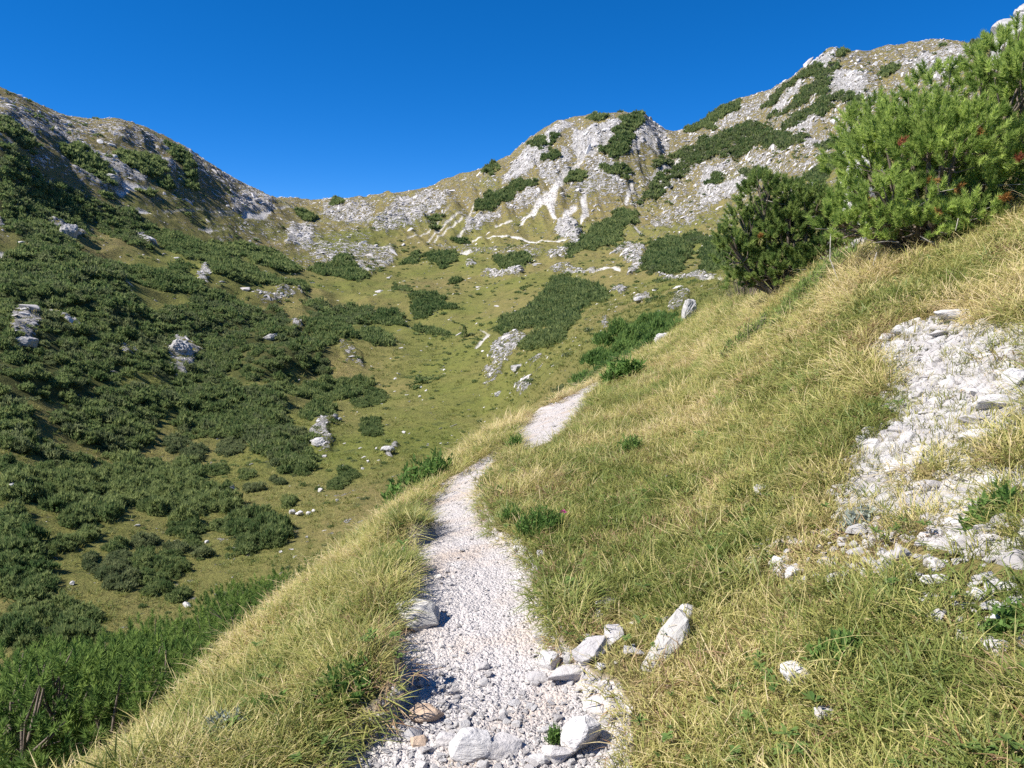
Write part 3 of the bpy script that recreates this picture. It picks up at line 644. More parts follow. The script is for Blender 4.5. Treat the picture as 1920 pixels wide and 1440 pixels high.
def shrub_geo(seed, nt, blades, tl, bw, rad=1.0, hgt=.85):
    """low dome of upright needle tufts, lobed outline; returns V, F, tone"""
    g = np.random.default_rng(seed)
    th = g.uniform(0, 2*math.pi, nt); cz = g.uniform(-.05, 1, nt)
    lob = .72 + .20*np.sin(th*3+g.uniform(0, 6)) + .14*np.sin(th*5+cz*4+g.uniform(0, 6)) + g.normal(0, .06, nt)
    sh = g.uniform(.62, 1.0, nt)**.6*lob
    sq = np.sqrt(np.clip(1-cz*cz, 0, 1))
    n = np.stack([np.cos(th)*sq, np.sin(th)*sq, cz], 1)
    C = n*sh[:, None]*np.array([rad, rad, hgt]); C[:, 2] += .02
    d = unit(n*.55 + np.array([0, 0, .8]) + g.normal(0, .22, (nt, 3)))
    P = np.repeat(C, blades, 0) + g.normal(0, tl*.16, (nt*blades, 3))
    D = unit(np.repeat(d, blades, 0) + g.normal(0, .33, (nt*blades, 3)))
    L = tl*g.uniform(.7, 1.25, nt*blades); W = bw*g.uniform(.7, 1.3, nt*blades)
    V, F = tri_blades(P, D, L, W, g)
    tone = np.repeat(np.repeat(np.clip(g.normal(.5, .3, nt), 0, 1), blades), 3)
    return V, F, tone

def join_geo(geos):
    Vs, Fs, As, o = [], [], [], 0
    for V, F, A in geos:
        Vs.append(V); Fs.append(F+o); As.append(A); o += len(V)
    return np.concatenate(Vs), np.concatenate(Fs), np.concatenate(As)

def place_geo(geo, loc, rz, s, sz=None, add=0.0):
    V, F, A = geo; c, sn = math.cos(rz), math.sin(rz)
    W = np.stack([V[:, 0]*c-V[:, 1]*sn, V[:, 0]*sn+V[:, 1]*c, V[:, 2]*((sz or s)/s)], 1)*s + np.asarray(loc)
    return W, F, np.clip(A+add, 0, 1)

def tube(points, radii, sides=6):
    P = np.asarray(points, float); n = len(P); V = []
    up = np.array([.3, .1, 1.0])
    for i in range(n):
        d = unit(P[min(i+1, n-1)]-P[max(i-1, 0)]); a = unit(np.cross(d, up+.01)); b = np.cross(d, a)
        for k in range(sides):
            t = 2*math.pi*k/sides; V.append(P[i]+radii[i]*(math.cos(t)*a+math.sin(t)*b))
    F = []
    for i in range(n-1):
        for k in range(sides):
            a0, b0 = i*sides+k, i*sides+(k+1) % sides
            F += [(a0, b0, b0+sides), (a0, b0+sides, a0+sides)]
    return np.array(V), np.array(F, dtype=np.int32), np.full(len(V), .5)

def shoots_geo(C, D, g, needles, nl, nw, sl, tone):
    """pine shoots: needles all round the last part of a twig, swept forward"""
    n = len(C); N = n*needles
    t = np.tile(np.linspace(0, 1, needles), n)
    d = np.repeat(D, needles, 0); base = np.repeat(C, needles, 0) + d*(t*sl)[:, None]*np.repeat(g.uniform(.75, 1.2, n), needles)[:, None]
    q = unit(np.cross(d, g.normal(size=(N, 3))))
    ang = np.interp(t, [0, .75, 1], [1.15, .85, .35])*g.uniform(.8, 1.15, N)
    ND = unit(d*np.cos(ang)[:, None] + q*np.sin(ang)[:, None] + np.array([0, 0, .12]))
    V, F = tri_blades(base, ND, nl*g.uniform(.8, 1.2, N), np.full(N, nw), g)
    return V, F, np.repeat(np.repeat(tone, needles), 3)

def hull_mesh(name, seed, npts, dims, mat, sub=0, rough=.0, bevel=.05):
    g = np.random.default_rng(seed); bm = bmesh.new()
    pts_ = unit(g.normal(size=(npts, 3)))*g.uniform(.86, 1.0, (npts, 1))
    pts_ = np.sign(pts_)*np.abs(pts_)**.8
    for p in pts_*np.asarray(dims)*.5: bm.verts.new(p)
    r = bmesh.ops.convex_hull(bm, input=bm.verts)
    bmesh.ops.delete(bm, geom=[v for v in bm.verts if not v.link_faces], context='VERTS')
    if bevel: bmesh.ops.bevel(bm, geom=list(bm.edges), offset=bevel*min(dims), segments=1, affect='EDGES', clamp_overlap=True)
    bmesh.ops.triangulate(bm, faces=bm.faces)
    if sub:
        bmesh.ops.subdivide_edges(bm, edges=bm.edges, cuts=sub, use_grid_fill=True)
        bmesh.ops.triangulate(bm, faces=bm.faces)
        bm.normal_update(); m = min(dims)
        co = np.array([v.co for v in bm.verts]); no = np.array([v.normal for v in bm.verts])
        f = 2.2/max(dims)
        k = fbm(co[:, 0]*f+co[:, 2]*f*.7+seed, co[:, 1]*f-co[:, 2]*f*1.1, 4, seed) + .5*fbm(co[:, 2]*f*3.2+.4*co[:, 0]*f, co[:, 0]*f*.6+co[:, 1]*f*.5, 3, seed+5, ridged=True) + .28*fbm(co[:, 0]*f*6+co[:, 2]*f*5, co[:, 1]*f*6-co[:, 2]*f*7, 3, seed+9, ridged=True)
        co = co + no*(k*rough*m)[:, None]
        for v, c in zip(bm.verts, co): v.co = c
    me = bpy.data.meshes.new(name); bm.to_mesh(me); bm.free(); me.materials.append(mat)
    me.polygons.foreach_set('use_smooth', np.zeros(len(me.polygons), bool))
    return me

# point scatter: a mesh of points whose geometry nodes put one of several source meshes on each
def scatter(name, P, rot, scl, idx, sources, attrs, label):
    me = bpy.data.meshes.new(name); n = len(P)
    me.vertices.add(n); me.vertices.foreach_set('co', np.ascontiguousarray(P, dtype=np.float32).ravel())
    def put(a, typ, v, key):
        at = me.attributes.new(a, typ, 'POINT'); at.data.foreach_set(key, np.ascontiguousarray(v).ravel())
    put('rot', 'FLOAT_VECTOR', rot.astype(np.float32), 'vector'); put('scl', 'FLOAT_VECTOR', scl.astype(np.float32), 'vector')
    put('idx', 'INT', idx.astype(np.int32), 'value')
    for k, v in attrs.items(): put(k, 'FLOAT', v.astype(np.float32), 'value')
    o = link(name, me)
    src = bpy.data.collections.new(name+' kinds')
    for i, s in enumerate(sources):
        so = bpy.data.objects.new('%s_%02d' % (name, i), s); src.objects.link(so)
    ng = bpy.data.node_groups.new(name+' scatter', 'GeometryNodeTree')
    ng.interface.new_socket('Geometry', in_out='INPUT', socket_type='NodeSocketGeometry'); ng.interface.new_socket('Geometry', in_out='OUTPUT', socket_type='NodeSocketGeometry')
    N, L = ng.nodes, ng.links
    gi, go = N.new('NodeGroupInput'), N.new('NodeGroupOutput')
    ci = N.new('GeometryNodeCollectionInfo'); ci.inputs['Collection'].default_value = src; ci.inputs['Separate Children'].default_value = True; ci.inputs['Reset Children'].default_value = True
    ip = N.new('GeometryNodeInstanceOnPoints'); ip.inputs['Pick Instance'].default_value = True
    def na(a, t):
        x = N.new('GeometryNodeInputNamedAttribute'); x.data_type = t; x.inputs['Name'].default_value = a; return x.outputs['Attribute']
    L.new(gi.outputs[0], ip.inputs['Points']); L.new(ci.outputs[0], ip.inputs['Instance'])
    L.new(na('idx', 'INT'), ip.inputs['Instance Index']); L.new(na('scl', 'FLOAT_VECTOR'), ip.inputs['Scale'])
    er = N.new('FunctionNodeEulerToRotation'); L.new(na('rot', 'FLOAT_VECTOR'), er.inputs[0]); L.new(er.outputs[0], ip.inputs['Rotation'])
    L.new(ip.outputs[0], go.inputs[0])
    md = o.modifiers.new('scatter', 'NODES'); md.node_group = ng
    for mt in sources[0].materials: me.materials.append(mt)
    return tag(o, label, None, None, 'stuff')

def tilt_euler(n, yaw):
    """XYZ euler angles that turn +Z to n after a spin of yaw about it"""
    n = unit(n); a = unit(np.stack([n[:, 2], np.zeros(len(n)), -n[:, 0]], 1)); b = np.cross(n, a); c, s = np.cos(yaw)[:, None], np.sin(yaw)[:, None]
    x, y = a*c+b*s, b*c-a*s
    return np.stack([np.arctan2(y[:, 2], n[:, 2]), -np.arcsin(np.clip(x[:, 2], -1, 1)), np.arctan2(x[:, 1], x[:, 0])], 1)

dA = np.gradient(AZ)[:, None]; dU = np.gradient(U)[None, :]
gz_u = np.gradient(ZC, axis=1)/(np.gradient(GR, axis=1)); gz_a = np.gradient(ZC, axis=0)/(dA*GR)
AREA = GR*GR*dA*dU*np.sqrt(1+gz_u**2+gz_a**2)

def sample(W, n, g):
    """n random ground points with probability W per terrain cell"""
    w = W.ravel(); c = np.cumsum(w); k = np.searchsorted(c, g.uniform(0, c[-1], n)); k = np.clip(k, 0, len(w)-1)
    i, j = np.unravel_index(k, W.shape)
    a = AZ[i] + (g.uniform(-.5, .5, n))*np.gradient(AZ)[i]; r = np.exp(U[j]+g.uniform(-.5, .5, n)*np.gradient(U)[j])
    x, y = r*np.sin(a), r*np.cos(a)
    return x, y, ground(x, y), i, j

# ------------------------------------------------------------------ dwarf pines of the valley and the mountainsides
LOD = [[shrub_geo(100+i, 190, 7, .30, .085, 1, .9) for i in range(4)], [shrub_geo(200+i, 85, 6, .34, .12, 1, .85) for i in range(4)],
       [shrub_geo(300+i, 36, 5, .42, .20, 1, .8) for i in range(4)], [shrub_geo(400+i, 20, 5, .5, .30, 1, .75) for i in range(4)]]
def lod(r): return 0 if r < 95 else 1 if r < 170 else 2 if r < 300 else 3
def bush_radius(r, g): return g.choice([.55, .8, 1.0, 1.15, 1.55])*g.uniform(.85, 1.15)*np.interp(r, [50, 120, 300, 450], [.75, .95, 1.2, 1.5])
seen = VIS & far_m & (GR < 640)
g = np.random.default_rng(11)
carpet = []
GROUPS = {'thicket': 'dwarf pine thickets on the valley floor and mountainsides', 'bush': 'single low bushes on the near meadow'}
def thicket(mask, label, name, cat, group, mat, rs=1.0, hs=1.0):
    W = np.where(mask, AREA, 0.0); area = W.sum()
    if area <= 0: return
    r0 = float((GR*W).sum()/area); rb = float(np.interp(r0, [50, 120, 300, 450], [.8, 1.0, 1.25, 1.55]))*rs
    n = int(np.clip(area/(rb*rb*(.72 if r0 < 260 else .62)), 2, 1100))
    x, y, z, i, j = sample(W, n, g)
    if label is None:
        carpet.extend(zip(x, y, z, np.hypot(x, y))); return
    cx_, cy_, cz_ = x.mean(), y.mean(), z.min()
    geos = []
    for k in range(n):
        s = bush_radius(np.hypot(x[k], y[k]), g)*rs
        geos.append(place_geo(LOD[lod(r0)][g.integers(4)], (x[k]-cx_, y[k]-cy_, z[k]-cz_-.08*s), g.uniform(0, 6.28), s, s*g.uniform(.7, 1.35)*hs, g.normal(0, .2)))
    V, F, A = join_geo(geos)
    o = link(name, mesh_np(name, V, F, mat, {'tone': A}), None, (cx_, cy_, cz_))
    tag(o, label, cat, group)
for k, (c, s, l) in enumerate(PINES):
    thicket((PID == k) & seen, l, 'dwarf_pine_thicket', 'shrub', GROUPS['thicket'], M['shrub'])
for k, b in enumerate(BUSHES):
    mt = M['shrub_b'] if 'brown' in b[4] or 'faint' in b[4] or 'grey' in b[4] else M['shrub']
    thicket((PID == 1000+k) & seen, b[4], 'meadow_bush', 'bush', GROUPS['bush'], mt, .62, 1.0)
# the carpet itself plus the countless tiny shrubs dotted over the turf
nz = fbm(X*.035, Y*.035, 4, 131)
nearp = blur((PID >= 0).astype(float), 12)
dots = np.where(seen & (PID < 0) & (SCR < .2) & (GR < 420), AREA*(sstep(.05, .5, nz)+.12+1.6*sstep(.02, .4, nearp))*np.clip(60/GR, .08, 1), 0)
x, y, z, i, j = sample(dots, 10500, g); rd = np.hypot(x, y)
cp = np.array(carpet); nC = len(cp); nD = len(x)
P = np.concatenate([cp[:, :3], np.stack([x, y, z], 1)])
rr_ = np.concatenate([cp[:, 3], rd]); n = len(P)
sc_ = np.concatenate([np.array([bush_radius(r, g) for r in cp[:, 3]]), np.exp(g.normal(-1.25, .5, nD))*np.interp(rd, [60, 300], [.9, 2.2])])
lo = np.array([lod(r) for r in rr_]); lo[nC:] = np.minimum(lo[nC:]+1, 3); idx = lo*4 + g.integers(0, 4, n)
srcm = [mesh_np('shrub kind', V, F, [M['shrub'], M['shrub_b']][(q % 4) == 3], {'tone': A}) for q, (V, F, A) in enumerate([v for L_ in LOD for v in L_])]
P[:, 2] -= .08*sc_
scatter('dwarf_pine_carpet', P, np.stack([np.zeros(n), np.zeros(n), g.uniform(0, 6.28, n)], 1), np.stack([sc_, sc_, sc_*np.where(np.arange(n) < nC, g.uniform(.7, 1.25, n), g.uniform(.45, .9, n))], 1), idx, srcm, {}, 'continuous dark carpet of dwarf pines over the valley sides')
print('carpet', nC, 'dots', nD)

# ------------------------------------------------------------------ pines close to the trail: trunk, crown, dead shoots
def pine(name, label, group, base, lobes, seed, nshoot, needles, nl, nw, sl, needle_mat, up=.75, dead=(), stems=None, twigs=0, lean=(0, 0)):
    """lobes: (offset from base xyz, radius) of the foliage masses the stems carry"""
    g = np.random.default_rng(seed); root = empty(name, base); tag(root, label, 'pine', group)
    C, D = [], []; tot = sum(l[1]**2 for l in lobes)
    for (lx_, ly_, lz_), lr in lobes:
        n = max(4, int(nshoot*lr*lr/tot)); v = unit(g.normal(size=(n, 3))); v[:, 2] = np.where(v[:, 2] < -.35, -v[:, 2], v[:, 2])
        rad = lr*g.uniform(.5 if nshoot < 1000 else .7, 1.06, n)**.55
        C.append(np.array([lx_, ly_, lz_])+v*rad[:, None]*np.array([1, 1, 1.02])); D.append(unit(v*.75+np.array([lean[0], lean[1], up])+g.normal(0, .2, (n, 3))))
    C = np.concatenate(C); D = np.concatenate(D)
    gr_ = ground(C[:, 0]+base[0], C[:, 1]+base[1])-base[2]; ok = C[:, 2] > gr_+.05; C, D = C[ok], D[ok]
    tone = np.clip(g.normal(.5, .32, len(C)), 0, 1)
    V, F, A = shoots_geo(C, D, g, needles, nl, nw, sl, tone)
    crown = link('crown', mesh_np('crown', V, F, needle_mat, {'tone': A}), root)
    # stems and branches feeding the lobes
    geos = []
    for (lx_, ly_, lz_), lr in lobes:
        tip = np.array([lx_, ly_, lz_+lr*.3]); s0 = np.array([lx_*.12, ly_*.12, -.12]); mid = tip*np.array([.62, .62, .38])+g.normal(0, .04, 3)
        geos.append(tube([s0, s0*.5+mid*.5+g.normal(0, .02, 3), mid, mid*.4+tip*.6, tip], [.038, .034, .028, .02, .008], 6))
        for _ in range(7):
            q = tip+unit(g.normal(size=3))*lr*.8; q[2] = max(q[2], tip[2]-lr*.7)
            geos.append(tube([mid*.45+tip*.55, (mid+tip+2*q)/4+g.normal(0, .03, 3), q], [.014, .009, .004], 4))
    V, F, A = join_geo(geos); link('trunk', mesh_np('trunk', V, F, M['bark'], {'tone': A}, True), root)
    if twigs:
        for _ in range(twigs):
            (lx_, ly_, lz_), lr = lobes[g.integers(len(lobes))]
            a = np.array([lx_, ly_-.2*lr, lz_-.3*lr])+g.normal(0, .3*lr, 3); b = a+unit(np.array([g.normal(), -abs(g.normal())-.2, g.normal()*.4-.1]))*g.uniform(.25, .6)
            V, F, A = tube([a, (a+b)/2+g.normal(0, .03, 3), b], [.006, .005, .002], 4); link('bare_twig', mesh_np('bare_twig', V, F, M['twig'], {'tone': A}, True), root)['label'] = 'bleached bare twig'
    for (off, mk, cnt, lb) in dead:
        c = np.array(off)+g.normal(0, .012, (cnt, 3)); V, F, A = shoots_geo(c, unit(g.normal(0, .6, (cnt, 3))+np.array([0, -.3, .7])), g, 60, nl*.75, nw*.8, sl*.45, np.full(cnt, .5))
        link('dead_shoot', mesh_np('dead_shoot', V, F, M[mk], {'tone': A}), root)['label'] = lb
    return root

def px_off(base, px, py, r):
    """offset from base of the point at horizontal distance r on the sight line of a photo pixel"""
    a, e = ray(px, py); return (r*math.sin(a)-base[0], r*math.cos(a)-base[1], e*r+CZ-base[2])

gl = np.random.default_rng(5)
# the big pine at the upper corner
BP = on(1715, 8.8)
big = [(1642,255,52),(1615,320,55),(1700,250,50),(1752,185,42),(1740,260,52),(1868,128,40),(1842,180,46),(1905,190,60),(1795,290,70),(1695,330,70),(1640,390,62),(1600,400,42),
       (1850,310,75),(1770,380,75),(1905,330,62),(1700,420,48),(1845,395,55),(1915,110,45),(1965,250,85),(1975,140,60),(1985,360,80),(1660,300,60),(1590,345,24),(1760,330,70),(1925,400,45),(2040,260,70),(1600,440,34),(1650,445,40),(1705,450,38),(1765,440,42),(1825,430,40),(1560,425,26),(1880,425,36)]
lobes = []
for px, py, pr in big:
    r = 8.7+gl.uniform(-.4, .55)+(.35 if py < 230 else 0); lobes.append((px_off(BP, px, py, r), pr*r/FPX*1.02))
for px, py, pr in [(1625,432,36),(1672,440,36),(1718,438,36),(1755,432,34),(1800,428,36),(1660,385,40),(1735,390,38),(1830,420,34),(1590,440,26)]: lobes.append((px_off(BP, px, py, 8.15), pr*8.15/FPX))
dd = [(px_off(BP, 1690, 275, 8.0), 'rust', 2, 'rust red dying shoot'), (px_off(BP, 1745, 340, 8.1), 'dead', 3, 'orange brown dead shoots'), (px_off(BP, 1790, 355, 8.1), 'dead', 3, 'orange brown dead shoots'),
      (px_off(BP, 1880, 372, 8.0), 'dead', 4, 'orange brown dead shoots'), (px_off(BP, 1912, 300, 8.0), 'rust', 3, 'rust red dying shoot'), (px_off(BP, 1630, 378, 8.1), 'dead', 4, 'orange brown dead shoots'), (px_off(BP, 1765, 395, 8.0), 'dead', 3, 'orange brown dead shoots'), (px_off(BP, 1840, 250, 8.2), 'dead', 4, 'orange brown dead shoots')]
pine('mountain_pine', 'big bushy mountain pine with some rust red shoots at the top corner of the slope', 'mountain pines on the near hillside', BP, lobes, 31, 2300, 104, .056, .0085, .115, M['pine'], .55, dd, twigs=34)
# the smaller hillside pine beside it
SP = on(1465, 12.6)
sm_ = [(1388,425,30),(1375,480,32),(1428,372,36),(1432,430,42),(1478,385,38),(1525,395,36),(1402,500,38),(1465,460,50),(1520,460,46),(1440,520,38),(1500,520,36),(1548,440,34),(1385,535,22),(1430,345,18),(1545,490,28),(1560,470,26),(1582,460,26),(1360,450,16),(1440,470,45),(1490,430,45),(1410,460,40),(1470,520,40)]
lobes = []
for px, py, pr in sm_:
    r = 12.5+gl.uniform(-.35, .45); lobes.append((px_off(SP, px, py, r), pr*r/FPX*1.02))
pine('mountain_pine', 'smaller yellow green mountain pine left of the big one, at the brow of the slope', 'mountain pines on the near hillside', SP, lobes, 37, 1700, 88, .056, .0110, .10, M['pine_y'], .5,
     [(px_off(SP, 1425, 445, 11.9), 'dead', 3, 'yellowed shoots')], twigs=16)

# fresh green dwarf pines just below the edge of the grassy bank
def hedge_lobes(h, w, g):
    n = int(g.integers(6, 9)); o = []
    for k in range(n):
        a = 2*math.pi*k/n+g.uniform(-.4, .4); d = g.uniform(.25, .62)*w
        o.append(((d*math.cos(a), d*math.sin(a), h*g.uniform(.42, .78)), w*g.uniform(.26, .38)))
    return o+[((0, 0, h*.8), w*.34)]
ORD = ['first', 'second', 'third', 'fourth', 'fifth', 'sixth', 'seventh', 'eighth', 'ninth', 'tenth', 'eleventh', 'twelfth', 'thirteenth', 'fourteenth', 'fifteenth', 'sixteenth', 'seventeenth', 'eighteenth']
LOW = [(-25,9.3,1.5),(48,10.2,1.75),(118,10.8,1.7),(20,12.5,1.7),(172,11.9,1.7),(228,12.4,1.85),(285,13.2,1.9),(100,13.5,1.5),(338,14,1.85),(385,14.6,1.9),(428,15.2,2.0),(470,16,2.0),(512,17,1.9),(548,18,1.8),(585,19.5,1.7),(612,21,1.6)]
ROWA = [(-20,5.2),(60,5.5),(140,5.9),(215,6.3),(290,6.9),(360,7.6),(430,8.5),(500,9.6),(565,11)]
ROWB = [(0,7.3),(85,7.7),(165,8.2),(245,8.8),(320,9.6),(390,10.6),(460,12),(530,13.6)]
for rows, lb, hh in ((ROWA, 'nearest to', .80), (ROWB, 'second from', 1.15)):
    for k, (px, r) in enumerate(rows):
        h = hh*gl.uniform(.85, 1.15)*(1+.03*k); b = on(px+gl.uniform(-15, 15), r)
        pine('edge_pine', '%s dwarf pine in the row %s the golden bank, counting uphill' % (ORD[k], lb), 'green dwarf pines below the golden bank', b, hedge_lobes(h, h*1.25, gl), 620+k+len(rows)*20, 300, 40, .060, .0100, .10, M['pine_edge'], .7, twigs=2)
for k, (px, r, h) in enumerate(LOW):
    b = on(px, r); pine('edge_pine', '%s fresh green dwarf pine below the golden bank, counted from the lower corner' % ORD[k], 'green dwarf pines below the golden bank', b, hedge_lobes(h, h*1.05, gl), 500+k, 420, 44, .062, .0140, .12, M['pine_edge'], .7, twigs=5)
MIDH = [(640,22,1.2),(668,24,1.3),(700,26,1.35),(735,28,1.3),(770,30,1.2),(905,33,1.4),(940,36,1.5),(968,38,1.6)]
for k, (px, r, h) in enumerate(MIDH):
    b = on(px, r); pine('edge_pine', '%s small dwarf pine peeping over the grass edge at mid trail, counted uphill' % ORD[k], 'green dwarf pines beside the middle of the trail', b, hedge_lobes(h, h*1.1, gl), 540+k, 170, 34, .085, .024, .15, M['pine'], .8)
FARH = [(1000,42),(1028,44),(1058,46),(1088,48),(1112,50),(1138,52),(1160,54),(1182,55),(1204,57),(1224,58),(1243,59),(1040,53),(1075,57),(1110,60),(1140,63),(1172,66),(1200,67),(1228,68)]
for k, (px, r) in enumerate(FARH):
    b = on(px, r); h = gl.uniform(1.9, 2.5)
    o = link('edge_pine', None, None, b) if False else None
    geos = [place_geo(LOD[0][gl.integers(4)], (gl.normal(0, .9), gl.normal(0, .8), -.25), gl.uniform(0, 6), gl.uniform(.9, 1.4), gl.uniform(.95, 1.45), gl.normal(0, .1)) for _ in range(6)]
    V, F, A = join_geo(geos)
    tag(link('edge_pine', mesh_np('edge_pine', V, F, M['shrub_g'], {'tone': A}), None, b), '%s green dwarf pine in the %s rank behind the far trail bend, counted uphill' % (ORD[k if k < 11 else k-11], 'front' if k < 11 else 'rear'), 'pine', 'green dwarf pines behind the far bend of the trail')

# ------------------------------------------------------------------ rocks one can point at
RPX = []
def rock(px, py, wpx, dims, seed, mat, label, name='boulder', cat='rock', rmin=1.0, sink=.28, rz=0.0, tilt=(0, 0), rough=.10, npts=16, group=None, sub=3, scale=1.0):
    p = hit(px, py, rmin); d = (p-Vector((0, 0, CZ))).length; w = wpx*scale*d/FPX; RPX.append((px, py, wpx*scale, d)); dm = (w*dims[0], w*dims[1], w*dims[2])
    me = hull_mesh(name, seed, npts, dm, M[mat], sub, rough, .05)
    o = link(name, me, None, (p.x, p.y, p.z+dm[2]*(.5-sink))); o.rotation_euler = (tilt[0], tilt[1], rz)
    return tag(o, label, cat, group)
TR = 'stones lying along the trail'
rock(782,1166,88,(1,.8,.62),1,'greystone','grey boulder half sunk in the grass bank at the trail edge',group=TR)
rock(765,1140,60,(1,.6,.4),2,'greystone','low grey stone tucked behind the boulder in the grass bank',group=TR)
rock(758,1090,44,(1,.8,.6),3,'greystone','rounded stone in the grass bank above the half sunk boulder',group=TR)
rock(884,1408,88,(1,.8,.55),4,'whitestone','smooth pale rock in the middle of the trail at the bottom, touching a slab',group=TR,rz=.3)
rock(945,1410,72,(1,1,.5),5,'stone','flat cracked slab in the trail bottom, against the smooth pale rock',group=TR,rz=-.6)
rock(1092,1398,84,(1,.8,.75),6,'whitestone','bright angular boulder at the foot of the trail, beside a green tuft',group=TR,rz=.4,tilt=(.1,-.2))
rock(1048,1410,66,(1,.9,.6),7,'stone','duller rock pressed against the bright angular boulder',group=TR,rz=1.0)
rock(800,1345,70,(1,.6,.4),8,'pinkstone','ochre tinted stone under overhanging grass at the trail edge',group=TR,rz=-.3)
rock(1032,1245,64,(1,.8,.55),9,'whitestone','largest block of the stone row leading off the trail',group=TR,rz=.5)
rock(1068,1236,30,(1,.8,.7),10,'greystone','small round block beside the largest one of the stone row',group=TR)
rock(1112,1226,80,(1.1,.6,.5),11,'stone','long block of the stone row, further up the grass',group=TR,rz=.7)
rock(1148,1198,54,(1,.7,.6),12,'stone','topmost block of the stone row, in the grass',group=TR,rz=.7)
rock(1020,1200,60,(1,.9,.35),13,'stone','flat slab on the trail just above the stone row',group=TR)
rock(1064,1272,70,(1.2,.6,.4),14,'stone','low ledge stone below the largest block of the stone row',group=TR,rz=.4)
rock(1005,1275,42,(1,.8,.45),15,'stone','pale trail stone below and left of the stone row',group=TR)
rock(1128,1335,76,(1.2,.9,.35),16,'stone','flat grey plate at the trail border above the bright angular boulder',group=TR)
rock(905,1252,34,(1,.6,.4),17,'stone','small tan stone in mid trail above the dark grass shadow',group=TR,rz=.2)
rock(970,1033,22,(1,.8,.6),18,'whitestone','lone white stone on the trail near the green herb patch',group=TR)
rock(822,1084,22,(1,.6,.5),19,'stone','stone on the trail beside the rounded stone in the bank',group=TR)
rock(738,958,20,(1,.9,.7),20,'stone','small pale stone lying in the golden grass bank',group=TR)
rock(1013,1048,22,(.8,.8,1.1),21,'stone','upright stone at the trail edge below the green herb patch',group=TR)
rock(838,1392,40,(1,.7,.6),22,'stone','loose stone below the ochre one on the trail',group=TR)
rock(785,1395,34,(1,.8,.6),23,'pinkstone','warm coloured loose stone at the bottom trail edge',group=TR)
rock(1010,1425,40,(1,.8,.5),24,'whitestone','white stone between the two rock pairs at the bottom of the trail',group=TR)
GS = 'white stones lying in the grassy slope'
rock(1252,1222,56,(.95,2.6,.6),30,'greystone','long tilted grey slab standing in the grass, lower piece',name='slab',group=GS,tilt=(.75,.45),rz=-.5,npts=22,sink=.05)
rock(1276,1176,40,(.85,1.9,.6),31,'whitestone','white tip piece above the long tilted grey slab',name='slab',group=GS,tilt=(.75,.45),rz=-.5,npts=18,sink=.05)
rock(1134,1135,58,(.9,1.0,.4),32,'greystone','grey stone almost overgrown by grass, uphill of the stone row',group=GS)
rock(1455,1068,30,(1,.9,.9),33,'whitestone','round white stone of the touching pair in the grass',group=GS,sink=.15)
rock(1488,1086,36,(1,.8,.7),34,'whitestone','wedge shaped white stone of the touching pair in the grass',group=GS,rz=.6,sink=.15)
rock(1492,1276,66,(1,.8,.5),35,'whitestone','heart shaped white stone sunk in the grass at the bottom of the slope',group=GS,sink=.15)
rock(1548,1344,42,(1,.8,.5),36,'stone','pale stone lowest on the grassy slope',group=GS,sink=.15)
rock(1870,1166,66,(1,.7,.5),37,'whitestone','big bright white stone in the grass below the scree patch',group=GS,rz=.4,sink=.1)
rock(1890,1110,32,(1,.8,.6),38,'whitestone','oval white stone above the big bright one',group=GS,sink=.15)
rock(1755,1062,34,(1,.9,.5),39,'stone','grey white stone just under the lower scree border',group=GS,sink=.15)
rock(1755,1094,44,(1.2,.5,.4),40,'whitestone','row of white chips below the grey white stone under the scree',group=GS,sink=.15)
rock(1835,1118,30,(.7,1.1,.5),41,'whitestone','narrow white stone left of the oval one',group=GS,sink=.15)
rock(1425,925,40,(.7,1.2,.5),42,'stone','pale streak of stone in the grass west of the scree patch',group=GS,rz=-.5)
rock(1445,968,26,(1,.8,.5),43,'stone','little stone under the pale streak of stone in the grass',group=GS)
rock(1490,1022,24,(1,.8,.5),44,'stone','half hidden stone between the touching pair and the scree patch',group=GS)
rock(1605,1065,34,(1.1,.7,.4),45,'stone','overgrown stone below the western scree corner',group=GS)
SC = 'larger slabs of the scree patch'
rock(1788,600,62,(1.25,.7,.45),50,'whitestone','flat white slab capping the upper end of the scree patch',name='slab',group=SC,scale=.82,sink=.1)
rock(1690,630,40,(1,.7,.6),51,'whitestone','white block at the upper western corner of the scree patch',name='slab',group=SC,scale=.82,sink=.1)
rock(1660,642,36,(1,.7,.6),52,'stone','angular block below the white corner block of the scree patch',name='slab',group=SC,scale=.82,sink=.1,rz=.5)
rock(1865,772,78,(1.2,.7,.5),53,'whitestone','largest white slab of the scree, by the picture edge',name='slab',group=SC,scale=.82,sink=.05,rz=-.3)
rock(1908,722,60,(1,.8,.6),54,'whitestone','bulky white block above the largest scree slab',name='slab',group=SC,scale=.82,sink=.1)
rock(1832,745,44,(1.2,.6,.4),55,'whitestone','thin plate leaning on the largest scree slab',name='slab',group=SC,scale=.82,sink=.05,tilt=(.2,.2))
rock(1825,800,64,(1.1,.8,.4),56,'stone','grey plate west of the largest scree slab',name='slab',group=SC,scale=.82,sink=.1,rz=.4)
rock(1840,832,84,(1.2,.6,.4),57,'whitestone','wide slab below the grey plate in the scree, grass growing on its lower side',name='slab',group=SC,scale=.82,sink=.1)
rock(1688,888,60,(1.2,.8,.5),58,'stone','tilted slab with a dark gap beneath, middle of the western scree',name='slab',group=SC,scale=.82,sink=.05,rz=-.5,tilt=(.1,-.2))
rock(1786,868,30,(.8,1.2,.6),59,'whitestone','upright white block beside a grass tuft in the scree',name='slab',group=SC,scale=.82,sink=.1)
rock(1805,905,40,(.8,1.3,.4),60,'whitestone','white block chain below the upright one in the scree',name='slab',group=SC,scale=.82,sink=.1)
